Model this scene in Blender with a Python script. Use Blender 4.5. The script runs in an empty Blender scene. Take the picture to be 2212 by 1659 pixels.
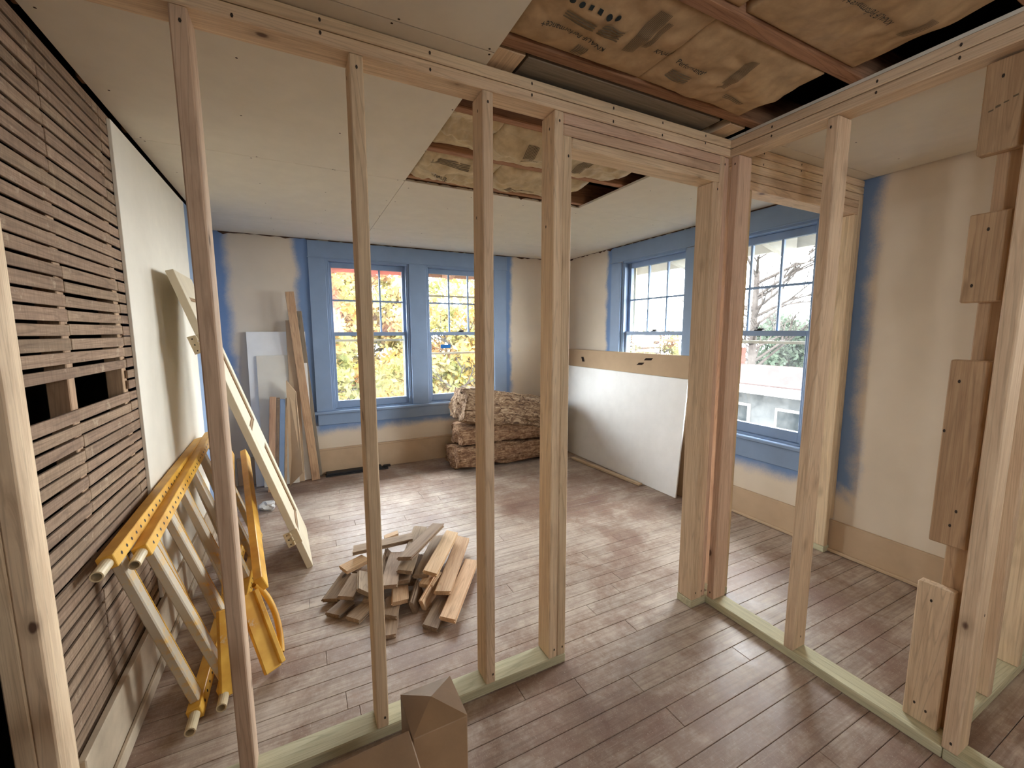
import bpy, bmesh, math, random
from mathutils import Matrix, Vector, noise

# ------------------------------------------------------------------ camera, world, exposure
scene = bpy.context.scene
COL = scene.collection
F_PX, YAW, PITCH, ROLL, CAM_H = 909.21, 0.4679, 0.1223, -0.0026, 1.3646
_cy, _sy, _cp, _sp = math.cos(YAW), math.sin(YAW), math.cos(PITCH), math.sin(PITCH)
FW = Vector((_sy * _cp, _cy * _cp, -_sp)); RT = Vector((_cy, -_sy, 0)); UP = RT.cross(FW)
RT, UP = math.cos(ROLL) * RT + math.sin(ROLL) * UP, -math.sin(ROLL) * RT + math.cos(ROLL) * UP
CAM = Vector((0, 0, CAM_H))
cam_data = bpy.data.cameras.new('camera'); cam = bpy.data.objects.new('camera', cam_data); COL.objects.link(cam)
cam_data.sensor_width = 36.0; cam_data.lens = 36.0 * F_PX / 2212.0; cam_data.clip_start = 0.02; cam_data.clip_end = 200
cam.matrix_world = Matrix(((RT.x, UP.x, -FW.x, CAM.x), (RT.y, UP.y, -FW.y, CAM.y), (RT.z, UP.z, -FW.z, CAM.z), (0, 0, 0, 1)))
scene.camera = cam
def on(u, v, ax, c):
    """the point where the photo's pixel ray meets the plane ax = c"""
    d = FW + RT * ((u - 1106) / F_PX) - UP * ((v - 829.5) / F_PX)
    i = 'xyz'.index(ax); return CAM + d * ((c - CAM[i]) / d[i])

vs = scene.view_settings
vs.view_transform = 'Standard'; vs.look = 'None'; vs.gamma = 1.0; vs.use_curve_mapping = False
vs.exposure = 0.68
SKY = 25.0
world = bpy.data.worlds.new('overcast_sky'); scene.world = world; world.use_nodes = True
bg = world.node_tree.nodes['Background']; bg.inputs['Color'].default_value = (0.93, 0.97, 1.0, 1); bg.inputs['Strength'].default_value = SKY
scene.cycles.max_bounces = 10; scene.cycles.diffuse_bounces = 7; scene.cycles.transparent_max_bounces = 12
scene.cycles.sample_clamp_indirect = 6.0; scene.cycles.caustics_reflective = False; scene.cycles.caustics_refractive = False

# room: x along the new stud wall, y into the room, z up
XL, XLATH, XB, XR, YA, YF, H = -0.579, -0.605, 1.768, 2.9165, 1.331, 4.3586, 2.211
T, D = 0.0381, 0.0889
YB = -2.6                                     # back of the hall behind the camera

def portal(name, loc, rot, sx, sz):
    l = bpy.data.lights.new(name, 'AREA'); l.shape = 'RECTANGLE'; l.size = sx; l.size_y = sz; l.cycles.is_portal = True
    o = bpy.data.objects.new(name, l); o.location = loc; o.rotation_euler = rot; COL.objects.link(o)
PF, PR, PB = (-math.pi / 2, 0, 0), (math.pi / 2, 0, math.pi / 2), (math.pi / 2, 0, 0)
for x in (0.649, 1.59): portal('sky_portal', (x, YF + .2, 1.33), PF, .78, 1.44)
for y in (2.935, 1.925, -0.9): portal('sky_portal', (XR + .2, y, 1.33 if y > 0 else 1.65), PR, .8 if y > 0 else .46, 1.46 if y > 0 else .76)
portal('sky_portal', (0.775, YB - .2, 1.7), PB, .5, .56)
portal('sky_portal', (-.9, -.9, 1.65), (math.pi / 2, 0, -math.pi / 2), .36, .76)

# ------------------------------------------------------------------ materials
def s(r, g, b, k=1.0):
    f = lambda c: ((c / 255 / 12.92) if c / 255 <= .04045 else ((c / 255 + .055) / 1.055) ** 2.4) * k
    return (f(r), f(g), f(b), 1.0)

class NT:
    def __init__(self, name, rough=.7, spec=.3):
        self.m = bpy.data.materials.new(name); self.m.use_nodes = True
        self.t = self.m.node_tree; self.n = self.t.nodes; self.l = self.t.links
        self.p = self.n['Principled BSDF']; self.p.inputs['Roughness'].default_value = rough
        self.p.inputs['Specular IOR Level'].default_value = spec
        self._tc = None
    def node(self, typ, **kw):
        n = self.n.new(typ)
        for k, v in kw.items():
            if k in n.inputs: self.set(n.inputs[k], v)
            else: setattr(n, k, v)
        return n
    def set(self, sock, v):
        if hasattr(v, 'is_output') or isinstance(v, bpy.types.NodeSocket): self.l.new(v, sock)
        elif isinstance(v, bpy.types.Node): self.l.new(v.outputs[0], sock)
        else: sock.default_value = v
    def obj(self):
        if not self._tc: self._tc = self.n.new('ShaderNodeTexCoord')
        return self._tc.outputs['Object']
    def pos(self): return self.node('ShaderNodeNewGeometry').outputs['Position']
    def rand(self): return self.node('ShaderNodeObjectInfo').outputs['Random']
    def scale(self, vec, sc, off=None):
        n = self.node('ShaderNodeMapping'); self.l.new(vec, n.inputs['Vector']); n.inputs['Scale'].default_value = sc
        if off is not None:
            c = self.node('ShaderNodeCombineXYZ')
            for k in 'XYZ': self.l.new(off, c.inputs[k])
            m = self.node('ShaderNodeVectorMath', operation='SCALE'); self.l.new(c.outputs[0], m.inputs[0]); m.inputs['Scale'].default_value = 37.0
            self.l.new(m.outputs[0], n.inputs['Location'])
        return n.outputs[0]
    def noise(self, vec, sc=1.0, det=3.0, rough=.5, dist=0.0):
        n = self.node('ShaderNodeTexNoise'); self.l.new(vec, n.inputs['Vector']); n.inputs['Scale'].default_value = sc
        n.inputs['Detail'].default_value = det; n.inputs['Roughness'].default_value = rough; n.inputs['Distortion'].default_value = dist
        return n.outputs['Fac']
    def ramp(self, fac, stops):
        n = self.node('ShaderNodeValToRGB'); self.l.new(fac, n.inputs[0]); e = n.color_ramp.elements
        while len(e) < len(stops): e.new(.5)
        for k, (p, c) in enumerate(stops): e[k].position = p; e[k].color = c if not isinstance(c, (int, float)) else (c, c, c, 1)
        return n.outputs['Color']
    def mix(self, fac, a, b, mode='MIX'):
        n = self.node('ShaderNodeMix', data_type='RGBA', blend_type=mode)
        self.set(n.inputs[0], fac); self.set(n.inputs[6], a); self.set(n.inputs[7], b); return n.outputs[2]
    def math(self, op, a, b=0.0, c=None):
        n = self.node('ShaderNodeMath', operation=op); self.set(n.inputs[0], a); self.set(n.inputs[1], b)
        if c is not None: self.set(n.inputs[2], c)
        return n.outputs[0]
    def maprange(self, v, a, b, c=0.0, d=1.0, smooth=False):
        n = self.node('ShaderNodeMapRange'); n.interpolation_type = 'SMOOTHSTEP' if smooth else 'LINEAR'
        self.set(n.inputs[0], v)
        for k, x in zip((1, 2, 3, 4), (a, b, c, d)): n.inputs[k].default_value = x
        return n.outputs[0]
    def color(self, c): self.set(self.p.inputs['Base Color'], c); return self
    def bump(self, h, strength=.3, dist=.002):
        n = self.node('ShaderNodeBump'); self.l.new(h, n.inputs['Height']); n.inputs['Strength'].default_value = strength
        n.inputs['Distance'].default_value = dist; self.l.new(n.outputs[0], self.p.inputs['Normal']); return self

MAT = {}
def wood(name, light, dark, knot=None, vary=.10, rough=.72, fine=55, bump=.35, hue=0.006, knot_d=.055):
    t = NT(name, rough); r = t.rand()
    v = t.scale(t.obj(), (1, 1, .055), r)
    warp = t.noise(t.scale(t.obj(), (7, 7, 1.4), r), 1.0, 2)
    g1 = t.noise(v, fine, 4, .6, 1.2); g2 = t.noise(t.scale(t.obj(), (1, 1, .02), r), fine * 3.2, 3, .6)
    f = t.math('ADD', t.math('MULTIPLY', g1, .65), t.math('ADD', t.math('MULTIPLY', g2, .25), t.math('MULTIPLY', warp, .25)))
    c = t.ramp(f, [(.36, dark), (.52, [a * .5 + b * .5 for a, b in zip(dark, light)]), (.68, light)])
    ring = t.math('ABSOLUTE', t.math('SINE', t.math('MULTIPLY', t.math('ADD', t.noise(t.scale(t.obj(), (13, 13, .55), r), 1.0, 1, .4, .4), t.math('MULTIPLY', g1, .05)), 60.0)))
    c = t.mix(t.maprange(ring, .0, .45, .38, 0), c, [q * .62 for q in dark[:3]] + [1])
    if knot:
        vo = t.node('ShaderNodeTexVoronoi'); t.l.new(t.scale(t.obj(), (6.5, 6.5, 3.6), r), vo.inputs['Vector']); vo.inputs['Scale'].default_value = 1.0
        dk = t.math('ADD', vo.outputs['Distance'], t.math('MULTIPLY', t.math('SUBTRACT', g1, .5), .05))
        c = t.mix(t.maprange(dk, .05, .19, .5, 0, True), c, [q * .6 for q in dark[:3]] + [1]); c = t.mix(t.maprange(dk, .04, .075, .9, 0, True), c, knot)
    c = t.mix(t.maprange(t.noise(t.scale(t.obj(), (9, 9, 3), r), 1.0, 4, .7), .56, .74, 0, .35), c, [q * .6 for q in dark[:3]] + [1])
    hs = t.node('ShaderNodeHueSaturation'); t.l.new(c, hs.inputs['Color'])
    hs.inputs['Saturation'].default_value = .84; t.l.new(t.maprange(r, 0, 1, 1 - vary, 1 + vary), hs.inputs['Value']); t.l.new(t.maprange(t.math('FRACT', t.math('MULTIPLY', r, 7.31)), 0, 1, .5 - hue, .5 + hue * .6), hs.inputs['Hue'])
    t.color(hs.outputs[0]).bump(f, bump, .0015); MAT[name] = t.m; return t.m

wood('new_pine', s(228, 200, 158), s(196, 160, 118), s(86, 52, 32), .07)
wood('red_fir', s(220, 186, 152), s(192, 150, 116), s(84, 50, 34), .07)
wood('treated_pine', s(206, 200, 162), s(174, 168, 128), s(104, 98, 66), .08)
wood('aged_stud', s(196, 158, 112), s(164, 124, 82), s(70, 46, 32), .1)
wood('old_joist', s(176, 124, 80), s(118, 74, 44), None, .12, .85, 40)
wood('grey_nailer', s(150, 136, 116), s(116, 102, 84), s(70, 55, 40), .1)
wood('lath', s(158, 128, 98), s(112, 86, 64), None, .14, .9, 70, .5)
wood('fresh_offcut', s(218, 178, 128), s(188, 142, 94), s(96, 56, 34), .1)
wood('grey_offcut', s(166, 138, 106), s(126, 98, 72), s(66, 48, 36), .14)
wood('trim_wood', s(204, 160, 114), s(162, 112, 72), s(98, 60, 38), .1, .5)

def simple(name, col, var=.06, rough=.8, sc=9.0, bump=0.0, spec=.3, metal=0.0):
    t = NT(name, rough, spec); n = t.noise(t.obj(), sc, 5, .6)
    c = t.mix(1.0, col, t.ramp(n, [(.3, 1 - var * 2), (.7, 1.0)]), 'MULTIPLY'); t.color(c)
    t.p.inputs['Metallic'].default_value = metal
    if bump: t.bump(t.noise(t.obj(), sc * 12, 3), bump, .001)
    MAT[name] = t.m; return t.m
m_ = MAT['lath']; tt = NT.__new__(NT); tt.m = m_; tt.t = m_.node_tree; tt.n = tt.t.nodes; tt.l = tt.t.links; tt._tc = None; tt.p = tt.n['Principled BSDF']
src = tt.p.inputs['Base Color'].links[0].from_socket; sp = tt.node('ShaderNodeSeparateXYZ'); P_ = tt.pos(); tt.l.new(P_, sp.inputs[0])
gh = tt.math('MINIMUM', tt.math('ABSOLUTE', tt.math('SUBTRACT', sp.outputs[1], 1.735)), tt.math('ABSOLUTE', tt.math('SUBTRACT', sp.outputs[1], 2.14)))
gh = tt.math('ADD', gh, tt.math('MULTIPLY', tt.math('SUBTRACT', tt.noise(P_, 16, 4, .7), .45), .22))
c_ = tt.mix(tt.maprange(gh, -.02, .035, .45, 0, True), src, s(172, 150, 124)); saw = tt.noise(tt.scale(P_, (1, 150, 12)), 1.0, 2, .5, .5)
c_ = tt.mix(tt.maprange(saw, .4, .7, 0, .3), c_, s(96, 76, 58)); c_ = tt.mix(tt.maprange(tt.noise(P_, 21, 5, .7), .60, .72, 0, .5), c_, s(200, 182, 156)); tt.color(c_)
simple('drywall', s(226, 219, 204), .035, .9)
simple('drywall_wall', s(228, 222, 208), .03, .9)
simple('drywall_white', s(244, 244, 242), .03, .85)
simple('kraft_back', s(186, 160, 130), .04, .9)
simple('gypsum_edge', s(206, 196, 178), .08, .95)
simple('blue_paint', s(130, 152, 182), .05, .5, 6, .0, .4)
simple('tan_paint', s(196, 170, 140), .05, .55)
simple('cream_paint', s(214, 201, 174), .06, .55, 7)
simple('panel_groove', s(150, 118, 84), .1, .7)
simple('white_trim', s(170, 168, 160), .05, .6)
simple('peach_trim', s(140, 108, 92), .08, 1.0, 9, 0, 0)
simple('eave_white', s(150, 149, 143), .05, 1.0, 9, 0, 0)
simple('dark_metal', s(48, 44, 42), .1, .5, 20, 0, .5, .6)
simple('cream_metal', s(214, 196, 160), .12, .5, 20, 0, .5)
simple('black_register', s(44, 44, 46), .1, .55)
simple('blue_tape', s(40, 120, 205), .03, .7)
simple('dark_cavity', s(46, 32, 24), .2, .95)
simple('hall_brown', s(84, 58, 42), .1, .8)
simple('newel_paint', s(156, 124, 92), .12, .42, 14, .2, .5)
simple('ink', s(40, 48, 50), .1, .8)
simple('ink_faint', s(112, 98, 78), .05, .85)
simple('screw_ink', s(66, 56, 48), .1, .8)
simple('bark', s(62, 57, 54), .2, 1.0, 9, 0, 0)
simple('roof_shingle', s(58, 49, 48), .12, 1.0, 30, 0, 0)
simple('siding_white', s(66, 68, 69), .05, 1.0, 9, 0, 0)
simple('ground_leaves', s(52, 49, 36), .25, 1.0, 1.5, 0, 0)
simple('dark_glass', s(36, 40, 42), .1, .9, 9, 0, 0)
simple('brick_chimney', s(76, 46, 40), .15, 1.0, 20, 0, 0)
simple('plastic_bag', s(206, 204, 200), .1, .35, 30, 0, .5)
for nm, a in (('yellow_leaf', s(136, 119, 76)), ('gold_leaf', s(134, 106, 58)), ('olive_leaf', s(112, 110, 68)), ('rust_leaf', s(108, 84, 66)), ('evergreen', s(72, 82, 70)), ('lime_leaf', s(124, 126, 64))):
    t = NT(nm, 1.0, 0); hs = t.node('ShaderNodeHueSaturation'); hs.inputs['Color'].default_value = a
    n = t.noise(t.pos(), 3.1, 3); t.l.new(t.maprange(n, .3, .7, .75, 1.25), hs.inputs['Value']); t.l.new(t.maprange(t.noise(t.pos(), 1.7, 2), .3, .7, .46, .53), hs.inputs['Hue'])
    t.color(hs.outputs[0])
    tr = t.node('ShaderNodeBsdfTranslucent'); t.l.new(hs.outputs[0], tr.inputs[0]); mx = t.node('ShaderNodeMixShader'); mx.inputs[0].default_value = .45
    t.l.new(t.p.outputs[0], mx.inputs[1]); t.l.new(tr.outputs[0], mx.inputs[2]); t.l.new(mx.outputs[0], t.n['Material Output'].inputs[0]); MAT[nm] = t.m

# worn floor boards: dusty grey-brown with red-brown wear, scratches along and across
t = NT('worn_floor', .5, .4); P = t.pos(); r = t.rand()
big = t.noise(P, 1.3, 4, .6, .6); mid = t.noise(P, 6.0, 6, .7, .4); fine_ = t.noise(P, 40, 4, .7)
grain = t.noise(t.scale(P, (3, 75, 1), r), 1.0, 5, .65, .8); coarse = t.noise(t.scale(P, (1.6, 26, 1), r), 1.0, 4, .6, 1.2)
f = t.math('ADD', t.math('MULTIPLY', big, .52), t.math('ADD', t.math('MULTIPLY', mid, .34), t.math('MULTIPLY', fine_, .14)))
c = t.ramp(f, [(.36, s(126, 94, 80)), (.46, s(152, 128, 112)), (.55, s(188, 172, 157)), (.68, s(210, 198, 184))])
c = t.mix(t.maprange(grain, .42, .66, .0, .5), c, s(116, 94, 82)); c = t.mix(t.maprange(coarse, .52, .72, 0, .35), c, s(120, 90, 78))
for sc_, st_ in (((7, 190, 1), .6), ((150, 11, 1), .55), ((60, 42, 1), .4)):
    sc1 = t.noise(t.scale(P, sc_), 1.0, 3, .75, 3.5); c = t.mix(t.maprange(sc1, .645, .70, 0, st_), c, s(214, 202, 186))
mot = t.noise(P, 170, 2, .6); c = t.mix(t.maprange(mot, .66, .74, 0, .6), c, s(214, 200, 182))
for u_, v_, sx2, sy2 in ((655, 1312, .13, .035), (690, 1300, .05, .06), (700, 1332, .05, .04), (820, 1412, .05, .03)):      # plaster smears ground into the boards
    q_ = on(u_, v_, 'z', 0); d_ = t.node('ShaderNodeVectorMath', operation='LENGTH'); m_ = t.node('ShaderNodeMapping'); t.l.new(P, m_.inputs['Vector']); m_.inputs['Scale'].default_value = (1 / sx2, 1 / sy2, 0); m_.inputs['Location'].default_value = (-q_.x / sx2, -q_.y / sy2, 0); t.l.new(m_.outputs[0], d_.inputs[0])
    c = t.mix(t.maprange(t.math('ADD', d_.outputs['Value'], t.math('MULTIPLY', t.math('SUBTRACT', mid, .5), 3.0)), .3, .9, .65, 0), c, s(216, 202, 184))
hs = t.node('ShaderNodeHueSaturation'); t.l.new(c, hs.inputs['Color']); t.l.new(t.maprange(r, 0, 1, .93, 1.06), hs.inputs['Value'])
t.color(hs.outputs[0]); t.l.new(t.maprange(mid, .3, .7, .36, .62), t.p.inputs['Roughness']); t.bump(t.math('ADD', grain, t.math('MULTIPLY', fine_, .5)), .3, .001); MAT['worn_floor'] = t.m

# kraft paper facing
t = NT('kraft_paper', .65); n = t.noise(t.obj(), 18, 5, .6); t.color(t.ramp(n, [(.3, s(160, 132, 98)), (.7, s(190, 160, 122))])); t.bump(t.noise(t.obj(), 55, 3), .25, .002); MAT['kraft_paper'] = t.m
# plastic-like pale facing in the small hole
t = NT('pale_facing', .5); n = t.noise(t.obj(), 14, 5, .6); t.color(t.ramp(n, [(.3, s(176, 156, 122)), (.7, s(216, 198, 162))])); MAT['pale_facing'] = t.m
# brown fibrous batt
t = NT('brown_fibre', .95); n = t.noise(t.scale(t.obj(), (3, 9, 30)), 3.0, 6, .7, 1.0); n2 = t.noise(t.obj(), 26, 4, .7)
t.color(t.ramp(t.math('ADD', t.math('MULTIPLY', n, .6), t.math('MULTIPLY', n2, .4)), [(.36, s(74, 50, 36)), (.48, s(132, 98, 72)), (.62, s(190, 158, 126))])); t.bump(n, .8, .01); MAT['brown_fibre'] = t.m
t = NT('crumpled_facing', .8); n = t.noise(t.scale(t.obj(), (4, 14, 10)), 3.0, 5, .7, 1.5)
t.color(t.ramp(n, [(.36, s(70, 48, 36)), (.50, s(136, 108, 82)), (.66, s(196, 172, 142))])); t.bump(n, .8, .01); MAT['crumpled_facing'] = t.m  # bump lows coloured dark: crevice shade painted into the facing
# yellow scaffold steel, paint scuffed by grey plaster
def yellow(name, lo, hi):
    t = NT(name, .45, .4); n = t.noise(t.obj(), 38, 5, .75); n2 = t.noise(t.obj(), 5, 3)
    c = t.mix(t.maprange(t.noise(t.obj(), 11, 3), .35, .7), s(226, 178, 76), s(198, 142, 48))
    c = t.mix(t.maprange(t.math('ADD', t.math('MULTIPLY', n, .7), t.math('MULTIPLY', n2, .4)), lo, hi), c, s(190, 178, 158)); t.color(c); MAT[name] = t.m
yellow('yellow_steel', .66, .76); yellow('plastered_yellow', .36, .56)
# glass: old dusty panes
def glass(name, haze_col=None, box=None):
    m = bpy.data.materials.new(name); m.use_nodes = True; t = NT.__new__(NT); t.m = m; t.t = m.node_tree; t.n = t.t.nodes; t.l = t.t.links; t._tc = None
    t.n.remove(t.n['Principled BSDF']); out = t.n['Material Output']
    tr = t.node('ShaderNodeBsdfTransparent'); tr.inputs[0].default_value = (.95, .965, .96, 1)
    gl = t.node('ShaderNodeBsdfGlossy'); gl.inputs['Roughness'].default_value = .03
    df = t.node('ShaderNodeBsdfTranslucent'); df.inputs[0].default_value = (.9, .9, .86, 1)
    m1 = t.node('ShaderNodeMixShader'); m1.inputs[0].default_value = .05; t.l.new(tr.outputs[0], m1.inputs[1]); t.l.new(gl.outputs[0], m1.inputs[2])
    m2 = t.node('ShaderNodeMixShader'); t.l.new(t.maprange(t.noise(t.pos(), 9, 4, .7), .4, .75, .002, .03), m2.inputs[0]); t.l.new(m1.outputs[0], m2.inputs[1]); t.l.new(df.outputs[0], m2.inputs[2])
    last = m2
    if haze_col:      # red overspray creeping in from the pane's top and left edges
        x0, z1 = box; sp = t.node('ShaderNodeSeparateXYZ'); t.l.new(t.pos(), sp.inputs[0])
        e = t.math('MINIMUM', t.math('SUBTRACT', sp.outputs[0], x0), t.math('SUBTRACT', z1, sp.outputs[2]))
        e = t.math('ADD', e, t.math('MULTIPLY', t.math('SUBTRACT', t.noise(t.pos(), 60, 4, .8), .5), .09))
        rd = t.node('ShaderNodeBsdfTranslucent'); rd.inputs[0].default_value = haze_col; m3 = t.node('ShaderNodeMixShader')
        t.l.new(t.maprange(e, .0, .11, .6, .03, True), m3.inputs[0]); t.l.new(last.outputs[0], m3.inputs[1]); t.l.new(rd.outputs[0], m3.inputs[2]); last = m3
    t.l.new(last.outputs[0], out.inputs[0]); MAT[name] = m
glass('old_glass'); glass('red_sprayed_glass', s(206, 118, 116), (0.30, 1.96))

# beige plaster with blue sprayed on round the trim: rects are (axis lo, axis hi, z lo, z hi, feather)
def sprayed(name, axis, rects, base):
    t = NT(name, .85); P = t.pos(); sp = t.node('ShaderNodeSeparateXYZ'); t.l.new(P, sp.inputs[0]); u, z = sp.outputs[axis], sp.outputs[2]
    wob = t.math('MULTIPLY', t.math('SUBTRACT', t.noise(P, 4.5, 4, .6), .5), .13); spk = t.math('MULTIPLY', t.math('SUBTRACT', t.noise(P, 120, 3, .8), .5), .05)
    tot = None
    for u0, u1, z0, z1, fe in rects:
        du = t.math('SUBTRACT', t.math('ABSOLUTE', t.math('SUBTRACT', u, (u0 + u1) / 2)), (u1 - u0) / 2)
        dz = t.math('SUBTRACT', t.math('ABSOLUTE', t.math('SUBTRACT', z, (z0 + z1) / 2)), (z1 - z0) / 2)
        d = t.math('ADD', t.math('ADD', t.math('MAXIMUM', du, dz), wob), spk)
        k = t.maprange(d, -fe, fe, 1, 0, True); tot = k if tot is None else t.math('MAXIMUM', tot, k)
    n = t.noise(P, 2.2, 5, .6); b = t.mix(t.maprange(n, .3, .7), [c * .9 for c in base[:3]] + [1], base)
    t.color(t.mix(tot, b, s(116, 143, 184))); t.bump(t.noise(P, 90, 3), .12, .001); MAT[name] = t.m
BEIGE = s(222, 208, 188)
sprayed('plaster_far', 0, [(-.75, -.50, 0.9, 2.4, .05), (.02, .2, .5, 2.4, .04), (.12, 2.2, .42, .8, .05), (2.05, 2.19, .62, 2.4, .03)], BEIGE)
sprayed('plaster_right', 1, [(1.26, 1.6, .42, 2.4, .05), (3.4, 3.56, .4, 2.4, .03), (1.3, 3.5, .38, .62, .06)], BEIGE)
sprayed('plaster_left', 1, [(3.2, 4.6, 0, 2.6, .04)], BEIGE)

# ------------------------------------------------------------------ geometry helpers
W = {}
def put(o, mw, parent):
    """place o at world matrix mw under parent"""
    if parent is not None:
        o.parent = parent; o.matrix_parent_inverse = W[parent.name].inverted()
    o.matrix_basis = mw; W[o.name] = mw.copy()
def link(name, me, mat, parent=None, mw=None, smooth=False):
    o = bpy.data.objects.new(name, me); COL.objects.link(o)
    if mat is not None and not me.materials: me.materials.append(MAT[mat] if isinstance(mat, str) else mat)
    if smooth:
        for p in me.polygons: p.use_smooth = True
    put(o, mw or Matrix.Identity(4), parent); return o
def tag(o, label=None, cat=None, group=None, kind=None):
    for k, v in (('label', label), ('category', cat), ('group', group), ('kind', kind)):
        if v: o[k] = v
    return o
def empty(name, loc, label=None, cat=None, group=None, kind=None):
    o = bpy.data.objects.new(name, None); o.empty_display_size = .1; COL.objects.link(o); put(o, Matrix.Translation(loc), None)
    return tag(o, label, cat, group, kind)
def bm_box(bm, x0, x1, y0, y1, z0, z1, mat=None):
    vv = [bm.verts.new((x, y, z)) for x in (x0, x1) for y in (y0, y1) for z in (z0, z1)]
    for f in ((0, 1, 3, 2), (4, 6, 7, 5), (0, 4, 5, 1), (2, 3, 7, 6), (0, 2, 6, 4), (1, 5, 7, 3)): bm.faces.new([vv[i] for i in f])
    return vv
def bm_done(bm, name, bevel=0.0):
    bmesh.ops.recalc_face_normals(bm, faces=bm.faces)
    if bevel: bmesh.ops.bevel(bm, geom=list(bm.edges), offset=bevel, segments=1, affect='EDGES', profile=.5)
    me = bpy.data.meshes.new(name); bm.to_mesh(me); bm.free(); return me
_cache = {}
def board_mesh(name, w, th, L, bevel):
    k = (name, round(w, 4), round(th, 4), round(L, 4), bevel)
    if k not in _cache:
        bm = bmesh.new(); bm_box(bm, -w / 2, w / 2, -th / 2, th / 2, -L / 2, L / 2); _cache[k] = bm_done(bm, name, bevel)
    return _cache[k]
def board(name, x0, x1, y0, y1, z0, z1, mat, parent=None, bevel=.0025, own=False):
    """axis-aligned board whose local z is its long axis, so grain runs along it"""
    dx, dy, dz = x1 - x0, y1 - y0, z1 - z0; c = Matrix.Translation(((x0 + x1) / 2, (y0 + y1) / 2, (z0 + z1) / 2))
    if dz >= dx and dz >= dy: w, th, L, R = dx, dy, dz, Matrix.Identity(4)
    elif dx >= dy: w, th, L, R = dy, dz, dx, Matrix(((0, 0, 1, 0), (1, 0, 0, 0), (0, 1, 0, 0), (0, 0, 0, 1)))
    else: w, th, L, R = dz, dx, dy, Matrix(((0, 1, 0, 0), (0, 0, 1, 0), (1, 0, 0, 0), (0, 0, 0, 1)))
    me = board_mesh(name, w, th, L, bevel)
    if me.materials and me.materials[0] is not MAT[mat]: me = me.copy(); me.materials.clear()
    return link(name, me, mat, parent, c @ R)
def frame_mat(p0, p1, hint):
    """matrix with local z from p0 to p1, local y near hint, origin midway"""
    p0, p1 = Vector(p0), Vector(p1); z = (p1 - p0).normalized(); y = Vector(hint); y = (y - z * y.dot(z)).normalized(); x = y.cross(z)
    c = (p0 + p1) / 2
    return Matrix(((x.x, y.x, z.x, c.x), (x.y, y.y, z.y, c.y), (x.z, y.z, z.z, c.z), (0, 0, 0, 1))), (p1 - p0).length
def beam(name, p0, p1, w, th, hint, mat, parent=None, bevel=.002):
    m, L = frame_mat(p0, p1, hint); me = board_mesh(name, w, th, L, bevel)
    if me.materials and me.materials[0] is not MAT[mat]: me = me.copy(); me.materials.clear()
    return link(name, me, mat, parent, m)
def tube(name, p0, p1, r, mat, parent=None, hollow=0.0, seg=16):
    m, L = frame_mat(p0, p1, (0, 0, 1) if abs((Vector(p1) - Vector(p0)).normalized().z) < .9 else (1, 0, 0)); bm = bmesh.new()
    rings = []
    prof = [(r, -L / 2), (r, L / 2)] if not hollow else [(hollow, -L / 2), (r, -L / 2), (r, L / 2), (hollow, L / 2)]
    for rr, z in prof: rings.append([bm.verts.new((rr * math.cos(a), rr * math.sin(a), z)) for a in (2 * math.pi * i / seg for i in range(seg))])
    n = len(rings)
    for k in range(n if hollow else n - 1):
        A, B = rings[k], rings[(k + 1) % n]
        for i in range(seg): bm.faces.new((A[i], A[(i + 1) % seg], B[(i + 1) % seg], B[i]))
    if not hollow: bm.faces.new(rings[0]); bm.faces.new(rings[1])
    o = link(name, bm_done(bm, name), mat, parent, m)
    return o
def curve_tube(name, pts, r, mat, parent=None):
    cu = bpy.data.curves.new(name, 'CURVE'); cu.dimensions = '3D'; cu.bevel_depth = r; cu.bevel_resolution = 3; sp = cu.splines.new('NURBS'); sp.points.add(len(pts) - 1)
    for q, p in zip(sp.points, pts): q.co = (*p, 1)
    sp.use_endpoint_u = True; sp.order_u = 3
    o = bpy.data.objects.new(name, cu); COL.objects.link(o); bpy.context.view_layer.update()
    me = bpy.data.meshes.new_from_object(o.evaluated_get(bpy.context.evaluated_depsgraph_get())); bpy.data.objects.remove(o); bpy.data.curves.remove(cu)
    me.name = name; me.materials.clear(); return link(name, me, mat, parent, smooth=True)
def poly(name, verts, faces, mat, parent=None, mw=None, smooth=False):
    me = bpy.data.meshes.new(name); me.from_pydata([tuple(v) for v in verts], [], faces); me.update(); return link(name, me, mat, parent, mw, smooth)
def slab(name, pts, offset, mat, parent=None, bevel=0.0):
    """polygon pts extruded by the vector offset"""
    bm = bmesh.new(); o = Vector(offset); a = [bm.verts.new(p) for p in pts]; b = [bm.verts.new(Vector(p) + o) for p in pts]; n = len(pts)
    bm.faces.new(a); bm.faces.new(list(reversed(b)))
    for i in range(n): bm.faces.new((a[i], b[i], b[(i + 1) % n], a[(i + 1) % n]))
    return link(name, bm_done(bm, name, bevel), mat, parent)

# ------------------------------------------------------------------ floor
floor = link('floor', None or (lambda bm: (bm_box(bm, -1.06, XR + .15, YB, YF + .15, -.06, -.021), bm_done(bm, 'floor'))[1])(bmesh.new()), 'dark_cavity')
tag(floor, kind='structure')
rng = random.Random(5)
PW = .0865; y = YF - .0; row = 0
while y > -.35:
    y0 = y - PW; x = -.66 - rng.uniform(0, .5)
    while x < XR:
        L = rng.choice((.9, 1.25, 1.7, 2.2)) * rng.uniform(.9, 1.1); x1 = x + L
        if XR - x1 < .35: x1 = XR
        xa, xb = max(x, -.70), min(x1, XR)
        if xb > xa + .02:
            board('plank', xa + .0006, xb - .0006, y0 + .0008, y - .0008, -.021, rng.uniform(-.0009, 0), 'worn_floor', floor, .0012)
        x = x1
    y = y0; row += 1
board('hall_boarding', -.7, XR, YB, y, -.021, 0, 'worn_floor', floor, 0)

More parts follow.
